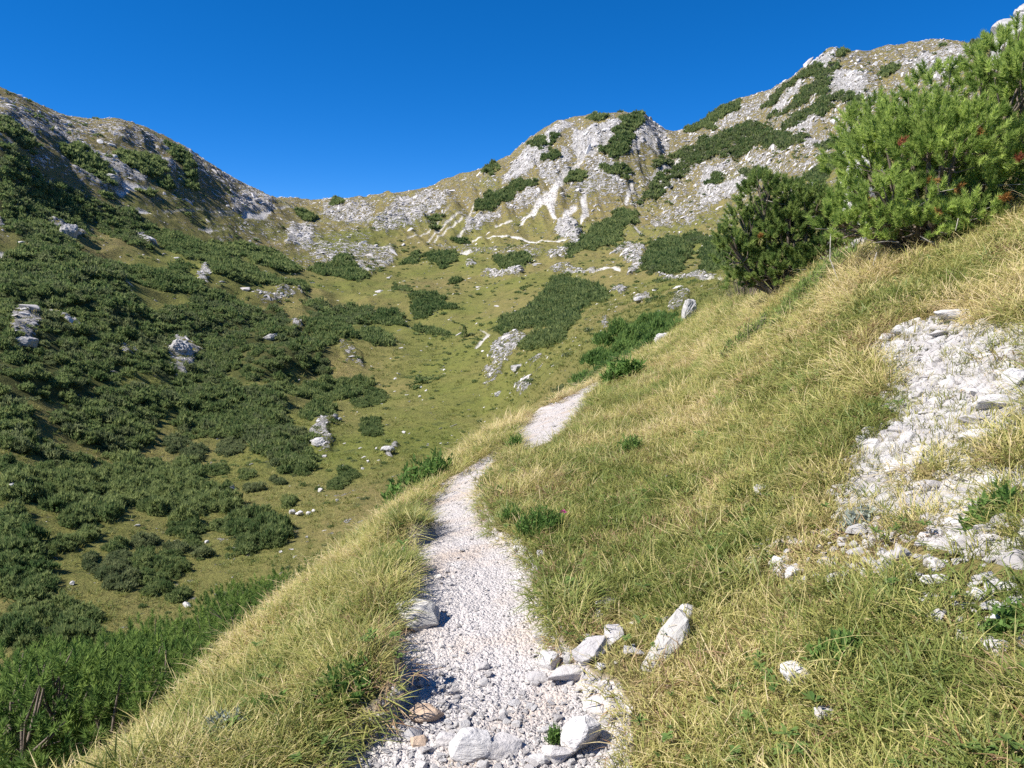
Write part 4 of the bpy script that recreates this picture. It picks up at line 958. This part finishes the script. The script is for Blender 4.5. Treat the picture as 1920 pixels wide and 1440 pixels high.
rock(1868,915,52,(.9,1.1,.5),61,'whitestone','bright block near the eastern grass island of the scree',name='slab',group=SC,scale=.82,sink=.1)
rock(1792,990,54,(.8,1.2,.4),62,'whitestone','tall white slab at the lower scree border',name='slab',group=SC,scale=.82,sink=.1,rz=.3)
rock(1795,1020,40,(1.1,.8,.4),63,'whitestone','square white slab directly under the tall one at the lower scree border',name='slab',group=SC,scale=.82,sink=.1)
rock(1738,1012,34,(1.1,.7,.5),64,'stone','pale block west of the square white slab',name='slab',group=SC,scale=.82,sink=.1)
rock(1735,745,44,(1,.8,.6),65,'stone','rounded pinkish block in the middle of the upper scree',name='slab',group=SC,scale=.82,sink=.15)
rock(1760,760,40,(1.1,.8,.5),66,'stone','grey block touching the rounded pinkish one in the upper scree',name='slab',group=SC,scale=.82,sink=.15)
rock(1900,640,34,(1,.8,.5),67,'stone','small block at the top eastern scree by the frame',name='slab',group=SC,scale=.82,sink=.15)
rock(1765,632,44,(1.3,.7,.35),68,'stone','slim slab beneath the flat capping slab of the scree',name='slab',group=SC,scale=.82,sink=.1)
rock(1610,965,44,(1.2,.8,.4),69,'stone','pale slab at the western foot of the scree patch',name='slab',group=SC,scale=.82,sink=.15)
# outcrops
OC = 'limestone outcrops'
def outcrop(px, py, wpx, dims, seed, label, rmin=12, mat='outcrop', **kw):
    return rock(px, py, wpx, dims, seed, mat, label, 'rock_outcrop', 'outcrop', rmin, group=OC, rough=.16, npts=22, sub=5, **kw)
outcrop(1290,600,40,(.75,.8,1.4),80,'pale upright rock rib on the brow above the far trail',sink=.3,rmin=20,tilt=(0,.25))
outcrop(1243,640,34,(.8,.8,.8),81,'low pale rock below the upright rib on the brow',sink=.3,rmin=18,tilt=(0,.4))
b = on(1568, 14.5); me = hull_mesh('rock_outcrop', 82, 20, (.75, .9, 3.2), M['whitestone'], 5, .1, .05); o = link('rock_outcrop', me, None, (b.x, b.y, b.z+.75)); o.rotation_euler = (0, .35, .3)
tag(o, 'white leaning rock pillar showing between the two hillside pines', 'outcrop', OC)
p = hit(1905, 95, 200); 
for k, (dx, dz, dm, lb) in enumerate([(8, 5, (34, 24, 30), 'jagged pale crag on the skyline at the top corner'), (-7, -1, (20, 16, 17), 'lower pale shoulder rock beside the skyline crag')]):
    me = hull_mesh('crag', 83+k, 26, dm, M['outcrop'], 6, .16, .03); o = link('crag', me, None, (p.x+dx, p.y-12, p.z+dz)); o.rotation_euler = (.1, -.25, .4); tag(o, lb, 'crag', OC)
for k, (px, py, w, dm, sk, lb) in enumerate([
 (335,655,50,(.8,.9,.9),.62,'shadowed bluish cliff in the middle of the pine carpet'), (130,438,44,(.8,1,1),.68,'shadowed cliff high in the pine carpet'), (45,640,40,(1,.9,.5),.62,'bluish cliff block beside a pale patch at the edge of the carpet'),
 (508,632,30,(1,.8,.6),.6,'dark rock step near the eastern end of the pine carpet'), (205,335,30,(.7,1,.9),.66,'bluish rock ending the pine tongue above the white scree spot'),
 (598,830,34,(1,.9,.5),.5,'small white cliff on the valley meadow under a dark thicket'), (972,690,34,(.6,1.2,.4),.5,'broken white rib on the spur beside the biggest thicket'), (935,738,26,(.6,1.2,.4),.5,'lower broken white rib nearest the trail edge pines'), (728,842,24,(1.3,.7,.4),.5,'low pale slab on the steep meadow near the bank of grass'),
 (1200,563,26,(1,.8,.5),.5,'pale boulder pile on the meadow below the eastern slope')]):
    outcrop(px, py, w, dm, 90+k, lb, 35, 'outcrop', sink=sk, rz=.4*k)
VB = 'white boulders on the valley floor'
for k, (px, py, w, lb) in enumerate([(601,922,13,'lone round white boulder on the valley meadow'),(547,964,15,'west end boulder of the white cluster on the valley meadow'),(562,966,16,'middle and largest boulder of the white cluster on the valley meadow'),(579,965,12,'greyish east boulder of the white cluster on the valley meadow'),
 (588,959,8,'little boulder leading uphill from the white cluster'),(435,917,13,'flat white stone by the eastern shoulder of the big rounded thicket'),(388,1018,9,'small white stone beside the small dark green bush'),(136,1096,10,'single white stone on the meadow near the tall dark edge thicket'),
 (526,1036,7,'tiny white stone under the brownish clump'),(511,971,9,'white stone touching the top of the brownish clump'),(47,884,11,'white stone on the pale meadow strip near the picture edge'),(65,888,7,'tiny white stone next to another on the pale meadow strip'),(24,920,26,'pale stone heap at the picture edge above the tall dark thicket'),
 (353,1137,17,'white twin stone above the bright green edge pines'),(238,1198,10,'white stone shining among the bright green edge pines'),(128,1146,9,'white stone between two lower corner thickets'),(787,745,8,'white stone on the smooth slope of the middle valley'),(757,812,8,'white stone on the steep meadow left of the silvery willow'),
 (120,890,8,'white stone at the border of the wide thicket'),(133,903,8,'second white stone at the border of the wide thicket'),(632,940,8,'flat white stone near the lone round boulder'),(690,867,8,'white stone at the lower end of the stone row by the grass bank'),(680,880,7,'white stone in the stone row by the grass bank'),(575,1008,6,'stone chip on shaded meadow below the white cluster')]):
    rock(px, py, w, (1, .8, .7), 130+k, 'whitestone', lb, 'boulder', 'boulder', 35, .2, k*.7, group=VB, sub=2, rough=.08)

# loose stones
SM = [hull_mesh('stone shape', 300+i, 11+i % 5, (1, .78+.05*(i % 4), .42+.07*(i % 5)), M['stone'] if i % 3 else M['whitestone'], 0, 0, .08) for i in range(10)]
gs = np.random.default_rng(77)
Wp = np.where((PATHM > .5) & (GR > 1.3) & (GR < 26), AREA*np.clip(3.0/GR, .05, 1.6)**1.6*(.35+1.2*(1-np.clip(pb, 0, 1))+.9*sstep(3.2, 2.3, GR)+.6*sstep(0, .5, fbm(X*2.5, Y*2.5, 3, 231))), 0)
def stones(name, W, n, size_fn, label, sink=.2):
    x, y, z, i, j = sample(W, n, gs); s = size_fn(n, x, y, i, j)
    nn = normal(x, y); P = np.stack([x, y, z], 1)+nn*(s*(.22-sink*.5))[:, None]
    scatter(name, P, tilt_euler(nn+gs.normal(0, .25, (n, 3)), gs.uniform(0, 6.28, n)), np.stack([s*gs.uniform(.8, 1.2, n), s*gs.uniform(.8, 1.2, n), s*gs.uniform(.7, 1.2, n)], 1), gs.integers(0, len(SM), n), SM, {}, label)
def path_size(n, x, y, i, j):
    r = np.hypot(x, y); e = 1-np.clip(pb[i, j], 0, 1); rough_low = sstep(3.4, 2.2, r)
    return np.clip(np.exp(gs.normal(-4.8, .62, n))*(1+.9*e+.8*rough_low*gs.uniform(0, 1, n)**2)*np.interp(r, [2, 6, 20], [1, 1.25, 2.4]), .005, .085)
stones('gravel', Wp, 15000, path_size, 'loose pale gravel covering the trail')
Ws = np.where((SCRN > .5), AREA*np.clip(4/GR, .2, 1.5)*(.35+sstep(-.35, .15, fbm(X*1.9, Y*1.9, 3, 163))), 0)
stones('scree', Ws, 12500, lambda n, x, y, i, j: np.clip(np.exp(gs.normal(-3.15, .60, n)), .012, .13), 'angular white scree spilling down the grassy slope', .45)
LOWER = in_poly(PX, PY, [(1540,985),(1960,1040),(1960,1230),(1780,1190),(1640,1110),(1400,1090),(1400,1020)]) & ~far_m
Wg = np.where((SCRN < .5) & (PATHM < .5) & ~far_m & (GR > 1.5) & (GR < 12) & (X > .3), AREA*(sstep(.2, .55, fbm(X*1.6, Y*1.6, 3, 155))+1.3*LOWER)*np.clip(3/GR, .1, 1), 0)
stones('slope_rubble', Wg, 1100, lambda n, x, y, i, j: np.clip(np.exp(gs.normal(-3.3, .5, n)), .015, .10), 'stone chips showing between the grass of the slope')
# the larger loose blocks of the scree, one by one
x, y, z, i, j = sample(Ws, 90, gs)
for k in range(90):
    s = float(np.clip(math.exp(gs.normal(-2.55, .3)), .05, .16)); o = link('scree_block', SM[k % len(SM)], None, (x[k], y[k], z[k]+s*.07))
    o.scale = (s*gs.uniform(.9, 1.3), s, s*gs.uniform(.5, .8)); o.rotation_euler = (gs.normal(0, .3), gs.normal(0, .3)+.2, gs.uniform(0, 6.28))
    tag(o, 'angular pale limestone block lying among others in the scree patch', 'stone', 'loose blocks of the scree patch')

# broken limestone lying about on the mountainsides
Wb = np.where(VIS & far_m & (GR < 640) & (PID < 0) & (SCR < .15), AREA*(np.clip(ROCK-.12, 0, 1)**1.5*sstep(.2, .6, ROCK+.55*fbm(X*.06, Y*.06, 4, 211))+.012)*np.clip(200/GR, .25, 2.2), 0)
n = 22000; x, y, z, i, j = sample(Wb, n, gs); r = np.hypot(x, y); s = np.exp(gs.normal(0, .5, n))*np.interp(r, [50, 120, 300, 600], [.22, .42, .85, 1.3])
scatter('limestone_debris', np.stack([x, y, z-s*.02], 1), tilt_euler(normal(x, y, 2.0)+gs.normal(0, .22, (n, 3)), gs.normal(.5, .6, n)), np.stack([s*gs.uniform(.9, 2.2, n), s*gs.uniform(.6, 1.1, n), s*gs.uniform(.45, .95, n)], 1), gs.integers(0, len(SM), n), SM, {}, 'broken pale limestone strewn over the mountainsides')

# ------------------------------------------------------------------ grass
def grass_kind(seed, n, h, spread, width, droop, tone_mu, tone_sd, seg=3, lean=0.0, mat='grass'):
    g = np.random.default_rng(seed); Vs, Fs, To, Al = [], [], [], []
    a = g.uniform(0, 6.28, n); rr = spread*np.sqrt(g.uniform(0, 1, n)); root = np.stack([rr*np.cos(a), rr*np.sin(a), np.full(n, -.015)], 1)
    az = a+g.normal(0, .9, n); H = h*g.uniform(.55, 1.25, n); dr = droop*g.uniform(.4, 1.5, n); w = width*g.uniform(.7, 1.3, n); tn = np.clip(g.normal(tone_mu, tone_sd, n), 0, 1)
    out = np.stack([np.cos(az), np.sin(az), np.zeros(n)], 1)+np.array([lean, 0, 0]); side = np.stack([-np.sin(az), np.cos(az), np.zeros(n)], 1)
    th0 = g.uniform(.05, .45, n)
    rows = []
    p = root.copy()
    for k in range(seg+1):
        t = k/seg; rows.append((p.copy(), w*(1-.55*t), t))
        th = th0+dr*(t+.5/seg)
        p = p + (out*np.sin(th)[:, None]+np.array([0, 0, 1])*np.cos(th)[:, None])*(H/seg)[:, None]
    V = np.zeros((n, 2*seg+1, 3)); AL = np.zeros((n, 2*seg+1))
    for k in range(seg):
        V[:, 2*k] = rows[k][0]-side*rows[k][1][:, None]*.5; V[:, 2*k+1] = rows[k][0]+side*rows[k][1][:, None]*.5; AL[:, 2*k:2*k+2] = rows[k][2]
    V[:, 2*seg] = rows[seg][0]; AL[:, 2*seg] = 1
    f = []
    for k in range(seg-1): f += [(2*k, 2*k+1, 2*k+3), (2*k, 2*k+3, 2*k+2)]
    f.append((2*seg-2, 2*seg-1, 2*seg)); f = np.array(f)
    F = (f[None]+np.arange(n)[:, None, None]*(2*seg+1)).reshape(-1, 3)
    return mesh_np('grass kind', V.reshape(-1, 3), F, M[mat], {'tone': np.repeat(tn, 2*seg+1), 'along': AL.reshape(-1)})
KINDS = [grass_kind(1, 44, .15, .085, .0034, 1.5, .62, .25), grass_kind(2, 44, .17, .09, .0032, 1.7, .68, .22), grass_kind(3, 40, .13, .08, .0034, 1.4, .55, .25), grass_kind(4, 46, .15, .10, .0032, 1.8, .60, .28),   # long drooping
         grass_kind(5, 56, .060, .11, .0036, 1.2, .46, .28), grass_kind(6, 56, .070, .11, .0034, 1.3, .54, .28), grass_kind(7, 60, .050, .12, .0040, 1.1, .40, .26),                                                     # short dense
         grass_kind(8, 44, .11, .075, .0050, 1.2, .24, .18), grass_kind(9, 40, .13, .075, .0048, 1.4, .30, .2),                                                                                                            # green tufts
         grass_kind(10, 6, .30, .05, .0020, 1.5, .86, .1, 4), grass_kind(11, 7, .26, .06, .0021, 1.8, .82, .12, 4),
         grass_kind(12, 46, .07, .11, .0034, 1.9, .5, .3, mat='thatch'), grass_kind(13, 40, .11, .09, .0032, 2.1, .6, .3, mat='thatch')]                                                                                                        # straw stalks
gg = np.random.default_rng(91)
left = sstep(.0, 1.0, (R_EDGE[:, None]-GR)/R_EDGE[:, None]*0 + np.where(X < np.interp(Y, [0, 2.2, 3.3, 4.5, 6.2, 8, 10.5, 15, 21], [-.55, -.5, -.35, -.5, -.55, -.5, -.15, .9, 3.5]), 1.0, 0.0))
PB4 = blur(PATHM, 4); PB12 = blur(PATHM, 14)
gcov = np.where(~far_m & (GR > 1.25), 1.0, 0)*(1-sstep(.02, .28, np.where(GR > 4.5, PB12, PB4)))*(1-.965*blur(SCRN, 1))
bare = sstep(.12, .42, fbm(X*1.3, Y*1.3, 3, 171))*(X > .4)*(GR < 9)
gcov = gcov*(1-.68*bare)*(1-.55*in_poly(PX, PY, [(1540,985),(1960,1040),(1960,1230),(1780,1190),(1640,1110),(1400,1090),(1400,1020)]))*np.where(VIS | (GR < 3), 1, .25)*np.where(np.abs(GA) < R(44), 1, .3)
dens = AREA*gcov*np.where(GR < 3, 1, (3/np.maximum(GR, .1))**1.35)*np.where(GR > 1.12*R_EDGE[:, None], .03, 1)
NG = 34000; PB30 = blur(PATHM, 30)
x, y, z, i, j = sample(dens, NG, gg); r = np.hypot(x, y)
lf = left[i, j]
brow = sstep(.62, .95, r/R_EDGE[i])*lf
clump = fbm(x*.9, y*.9, 3, 181); clump2 = fbm(x*.35+9, y*.35, 3, 185); clump3 = fbm(x*3.1, y*3.1, 2, 187)
dry = np.clip(.59 - .03*lf + .40*clump + .40*clump2 + .22*clump3 + .17*brow - .08*lf*(1-brow) + gg.normal(0, .08, NG), 0.02, 1)
longp = np.clip(.19 + .28*lf + .5*fbm(x*.7+30, y*.7, 2, 191) + .5*clump3 + .12*sstep(4, 10, r), .05, .9)
short = gg.uniform(0, 1, NG) > longp
grn = gg.uniform(0, 1, NG) < np.clip(.13-.5*clump-.35*clump3+.1*lf*(1-brow), .02, .55)
idx = np.where(short, gg.integers(4, 7, NG), gg.integers(0, 4, NG)); idx = np.where(grn, gg.integers(7, 9, NG), idx)
stalk = gg.uniform(0, 1, NG) < np.where(lf > .5, .06, .04); idx = np.where(stalk, gg.integers(9, 11, NG), idx)
brn = gg.uniform(0, 1, NG) < np.clip(.07+.45*fbm(x*1.7+50, y*1.7, 3, 193), .02, .4); idx = np.where(brn, gg.integers(11, 13, NG), idx)
dry = np.where(grn, dry*.6, dry)
# trodden or grazed short where taller grass would hang over the trail and the scree
zr = z-CZ; over = np.zeros(NG, bool); over_s = np.zeros(NG, bool); over_r = np.zeros(NG, bool)
for hh in (.03, .07, .12):
    qx, qy = project(x, y, zr+hh)
    for p_ in PATH: over |= in_poly(qx, qy, p_)
    over_s |= in_poly(qx, qy, SCREE_NEAR)
    for a_, b_, w_, d_ in RPX:
        if d_ < 12: over_r |= (((qx-a_)/(w_*.52))**2+((qy-b_)/(w_*.46))**2 < 1) & (r < d_+.12)
over_s &= ~in_poly(*project(x, y, zr), SCREE_NEAR)
keep = ~(over & (gg.uniform(0, 1, NG) > .16)) & ~(over_s & (gg.uniform(0, 1, NG) > .14)) & ~(over_r & (gg.uniform(0, 1, NG) > .12))
sxy = gg.uniform(.8, 1.25, NG)*np.interp(r, [2, 6, 12, 30], [1, 1.35, 2.0, 3.8]); szz = gg.uniform(.65, 1.2, NG)*np.interp(r, [2, 5, 8, 30], [.80, .9, 1.15, 1.6])*np.where(lf > .5, .95, 1)*np.where(over, .55, 1)*(1-.45*sstep(.0, .12, PB30[i, j]))
nrm = normal(x, y); rot = tilt_euler(nrm*np.array([.8, .8, 1])+gg.normal(0, .2, (NG, 3)), gg.uniform(0, 6.28, NG))     # tufts hang a little downhill
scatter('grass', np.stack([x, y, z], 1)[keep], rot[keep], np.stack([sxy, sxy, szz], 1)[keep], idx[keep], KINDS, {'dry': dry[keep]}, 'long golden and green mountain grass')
# coarse turf of the valley floor
FK = [grass_kind(21, 26, .16, .22, .020, 1.0, .40, .25, 2), grass_kind(22, 26, .12, .26, .020, 1.2, .55, .25, 2), grass_kind(23, 22, .22, .20, .022, 1.1, .30, .2, 2)]
Wv = np.where(VIS & far_m & (GR < 190) & (PID < 0) & (SCR < .3), AREA*np.clip(60/GR, 0, 1.2)**2*(.35+sstep(-.3, .4, fbm(X*.25, Y*.25, 3, 221))), 0)
n = 24000; xv, yv, zv, iv, jv = sample(Wv, n, gg); sv_ = gg.uniform(.7, 1.5, n)*np.interp(np.hypot(xv, yv), [50, 180], [1, 1.9])
scatter('valley_turf', np.stack([xv, yv, zv], 1), np.stack([gg.normal(0, .15, n), gg.normal(0, .15, n), gg.uniform(0, 6.28, n)], 1), np.stack([sv_*1.4, sv_*1.4, sv_*1.25], 1), gg.integers(0, 3, n), FK, {'dry': np.clip(.34+.6*fbm(xv*.06, yv*.06, 3, 225)+gg.normal(0, .16, n), 0, 1)}, 'tussocky green turf of the valley floor')
# sparse tufts in the scree
Wt = np.where((SCRN > .5), AREA, 0); n = 230
x, y, z, i, j = sample(Wt, n, gg)
scatter('scree_grass', np.stack([x, y, z], 1), np.stack([gg.normal(0, .15, n), gg.normal(0, .15, n), gg.uniform(0, 6.28, n)], 1), np.repeat(gg.uniform(.6, 1.1, (n, 1)), 3, 1), gg.choice([2, 5, 7, 8, 9], n), KINDS, {'dry': gg.uniform(.3, .8, n)}, 'thin grass tufts growing between the scree stones')

# ------------------------------------------------------------------ leafy ground cover and single herbs
def leaf_rosette(seed, n, L, W, mat, rise=.6, narrow=False):
    g = np.random.default_rng(seed); V, F, A = [], [], []
    for k in range(n):
        a = g.uniform(0, 6.28); d = np.array([math.cos(a), math.sin(a), 0]); s = np.array([-math.sin(a), math.cos(a), 0]); l = L*g.uniform(.6, 1.2); w = W*g.uniform(.7, 1.2); up = rise*g.uniform(.3, 1.2); b = g.normal(0, L*.12, 3); b[2] = 0
        prof = [(0, .12, 0), (.35, 1, .30), (.7, .8, .42), (1, .05, .36)]
        o = len(V)
        for t, ww, zz in prof:
            c = b+d*l*t+np.array([0, 0, l*up*zz*1.6]); V += [c-s*w*ww*.5+np.array([0, 0, .1*w*ww]), c, c+s*w*ww*.5+np.array([0, 0, .1*w*ww])]
        for q in range(3):
            for e in range(2):
                i0 = o+q*3+e; F += [(i0, i0+1, i0+4), (i0, i0+4, i0+3)]
        A += [g.uniform(.2, .9)]*12
    return mesh_np('leaf rosette', np.array(V), np.array(F), M[mat], {'tone': np.array(A)}, True)
LR = [leaf_rosette(1, 9, .055, .022, 'broad'), leaf_rosette(2, 7, .045, .03, 'broad', .4), leaf_rosette(3, 12, .05, .012, 'broad', .9), leaf_rosette(4, 8, .07, .025, 'broad', .5)]
Wl = np.where(~far_m & (GR > 1.3) & (GR < 8) & (PATHM < .3) & (SCRN < .3), AREA*sstep(-.1, .4, fbm(X*2.2, Y*2.2, 3, 201))*np.clip(3/GR, .1, 1)**1.3, 0)
n = 2600; x, y, z, i, j = sample(Wl, n, gg)
s = gg.uniform(.35, .75, n)
scatter('leafy_ground_cover', np.stack([x, y, z+.02+.05*gg.uniform(0, 1, n)], 1), np.stack([gg.normal(0, .2, n), gg.normal(0, .2, n)+.15, gg.uniform(0, 6.28, n)], 1), np.repeat(s[:, None], 3, 1), gg.integers(0, 4, n), LR, {}, 'small broad leaves growing through the grass')

def herb(px, py, wpx, hpx, seed, n, L, W, mat, name, label, cat, rise=1.1, rmin=1.0, stems=True, group=None, at=None):
    """bushy herb: leaves in the upper half of many thin stems"""
    p = at or hit(px, py, rmin); d = (p-Vector((0, 0, CZ))).length; w, h = wpx*d/FPX*.5, hpx*d/FPX
    g = np.random.default_rng(seed); root = empty(name, p); tag(root, label, cat, group); Vv, Ff, Aa, tg = [], [], [], []
    for k in range(n):
        a = g.uniform(0, 6.28); q = w*math.sqrt(g.uniform(0, 1)); tip = np.array([q*math.cos(a), q*math.sin(a)*.8, 0.0]); tip[2] = float(ground(p.x+tip[0], p.y+tip[1]))-p.z + h*g.uniform(.55, 1.05)*(1-.45*(q/w)**2)
        b = np.array([tip[0]*.6, tip[1]*.6, 0]); b[2] = float(ground(p.x+b[0], p.y+b[1]))-p.z-.01
        if stems: tg.append(tube([b, (b+tip)/2+g.normal(0, .01, 3), tip], [.0022*max(1, d/4), .002*max(1, d/4), .001*max(1, d/4)], 3))
        m = 12; t = g.uniform(.35, 1.05, m); C = b+(tip-b)*t[:, None]; D = unit(g.normal(0, .8, (m, 3))+np.array([0, 0, rise]))
        sd = unit(np.cross(D, g.normal(size=(m, 3))))*(W*g.uniform(.6, 1.2, m))[:, None]*.5; l = (L*g.uniform(.6, 1.2, m))[:, None]
        V = np.stack([C, C+D*l*.45-sd, C+D*l, C+D*l*.45+sd], 1).reshape(-1, 3); f = np.arange(m)[:, None]*4
        Vv.append((V, np.concatenate([f+np.array([0, 1, 2]), f+np.array([0, 2, 3])]), np.full(len(V), g.uniform(.15, .9))))
    V, F, A = join_geo(Vv); link('leaves', mesh_np('leaves', V, F, M[mat], {'tone': A}), root)
    if tg: V, F, A = join_geo(tg); link('stems', mesh_np('stems', V, F, M['bark'] if mat in ('willow', 'pine_y') else M['herb'], {'tone': A}), root)
    return root
herb(1010,1005,95,58,1,130,.034,.0065,'herb','herb','bright green feathery herb patch at the trail bend','herb',1.3)
herb(955,985,42,40,2,34,.05,.006,'herb','herb','small green grassy herb beside the feathery patch at the trail bend','herb',1.6)
herb(425,1385,75,48,3,46,.030,.010,'silver','silver_herb','silvery grey herb in the golden bank near the bottom edge','herb',.7)
herb(500,1350,80,40,4,50,.036,.014,'herb','herb','dark leafy herb right beside the silvery one','herb',.8)
herb(640,1300,120,40,5,70,.036,.015,'herb','herb','leafy green herb under the bank next to the shaded trail side','herb',.7)
herb(1040,1392,26,30,6,22,.028,.005,'herb','herb','green tuft growing between the two rocks at the bottom of the trail','herb',1.3)
herb(1165,718,75,42,7,70,.16,.05,'herb','herb','yellow green leafy plant where the trail disappears','herb',.9,9)
herb(1395,655,95,50,8,90,.07,.012,'pine_y','juniper_shrub','small bushy juniper low on the open grass slope','shrub',1.0,6)
herb(1520,560,150,52,9,190,.08,.014,'pine_y','juniper_shrub','flat spreading juniper in front of the smaller hillside pine','shrub',1.2,6)
herb(1400,560,80,50,10,70,.09,.018,'pine_y','juniper_shrub','scrubby juniper with bare twigs at the foot of the smaller hillside pine','shrub',1.0,8)
herb(1180,850,50,36,11,36,.05,.012,'herb','herb','green leafy sprout in the open slope beyond the trail bend','herb',.9,4)
herb(1845,985,70,45,12,26,.05,.016,'herb','herb','green lance leaved plant at the lower edge of the scree','herb',1.0,2)
herb(1560,1240,90,40,13,40,.040,.014,'herb','herb','dark green rosette plant beside the heart shaped stone','herb',.6,1)
herb(1890,1185,70,40,14,40,.032,.013,'herb','herb','grey green leafy plant against the big bright white stone','herb',.6,1)
herb(1610,990,60,34,15,34,.034,.012,'silver','silver_herb','silvery herb at the western foot of the scree','herb',.7,2)
herb(965,838,34,26,16,26,.05,.012,'herb','herb','small green tuft in the gap between two trail pieces','herb',1.3,5)
herb(775,900,150,70,17,120,.10,.03,'herb','herb','rank green weeds on the outer bank edge at the middle of the trail','herb',.8,at=on(768, 8.3))
herb(842,806,150,100,18,300,.055,.02,'willow','willow_shrub','silvery willow shrub rising behind the grass bank','shrub',.35,at=on(838, 15.5))
# the single pink flower
p = hit(1056, 985); d = (p-Vector((0, 0, CZ))).length
fl = empty('flower', p); tag(fl, 'single magenta pink flower beside the feathery herb patch', 'flower')
V, F, A = tube([(0, 0, -.01), (.004, 0, .04), (0, -.006, .085)], [.0016, .0014, .0012], 5); link('stem', mesh_np('stem', V, F, M['herb'], {'tone': A}), fl)
g = np.random.default_rng(3); C = np.array([0, -.006, .088])+g.normal(0, .0055, (60, 3)); V, F = tri_blades(C, unit(C-np.array([0, -.006, .08])+g.normal(0, .004, (60, 3))), np.full(60, .011), np.full(60, .007), g)
link('bloom', mesh_np('bloom', V, F, M['pink'], {}), fl)
# lone little spruce in the valley
p = hit(871, 632, 60); d = p.length; sp = empty('spruce', p); tag(sp, 'lone little spruce on the upper valley meadow', 'spruce'); hh = 22*d/FPX
g = np.random.default_rng(8); n = 420; t = g.uniform(0, 1, n); a = g.uniform(0, 6.28, n); rr = (1-t)*.34*hh+.02; C = np.stack([rr*np.cos(a)*g.uniform(.3, 1, n), rr*np.sin(a)*g.uniform(.3, 1, n), t*hh], 1)
V, F = tri_blades(C, unit(np.stack([np.cos(a), np.sin(a), np.full(n, .1)], 1)), np.full(n, .13*hh), np.full(n, .06*hh), g); link('crown', mesh_np('crown', V, F, M['shrub'], {'tone': np.full(len(V), .3)}), sp)
V, F, A = tube([(0, 0, -.2), (0, 0, hh*.8)], [.08, .02], 6); link('trunk', mesh_np('trunk', V, F, M['bark'], {'tone': A}), sp)
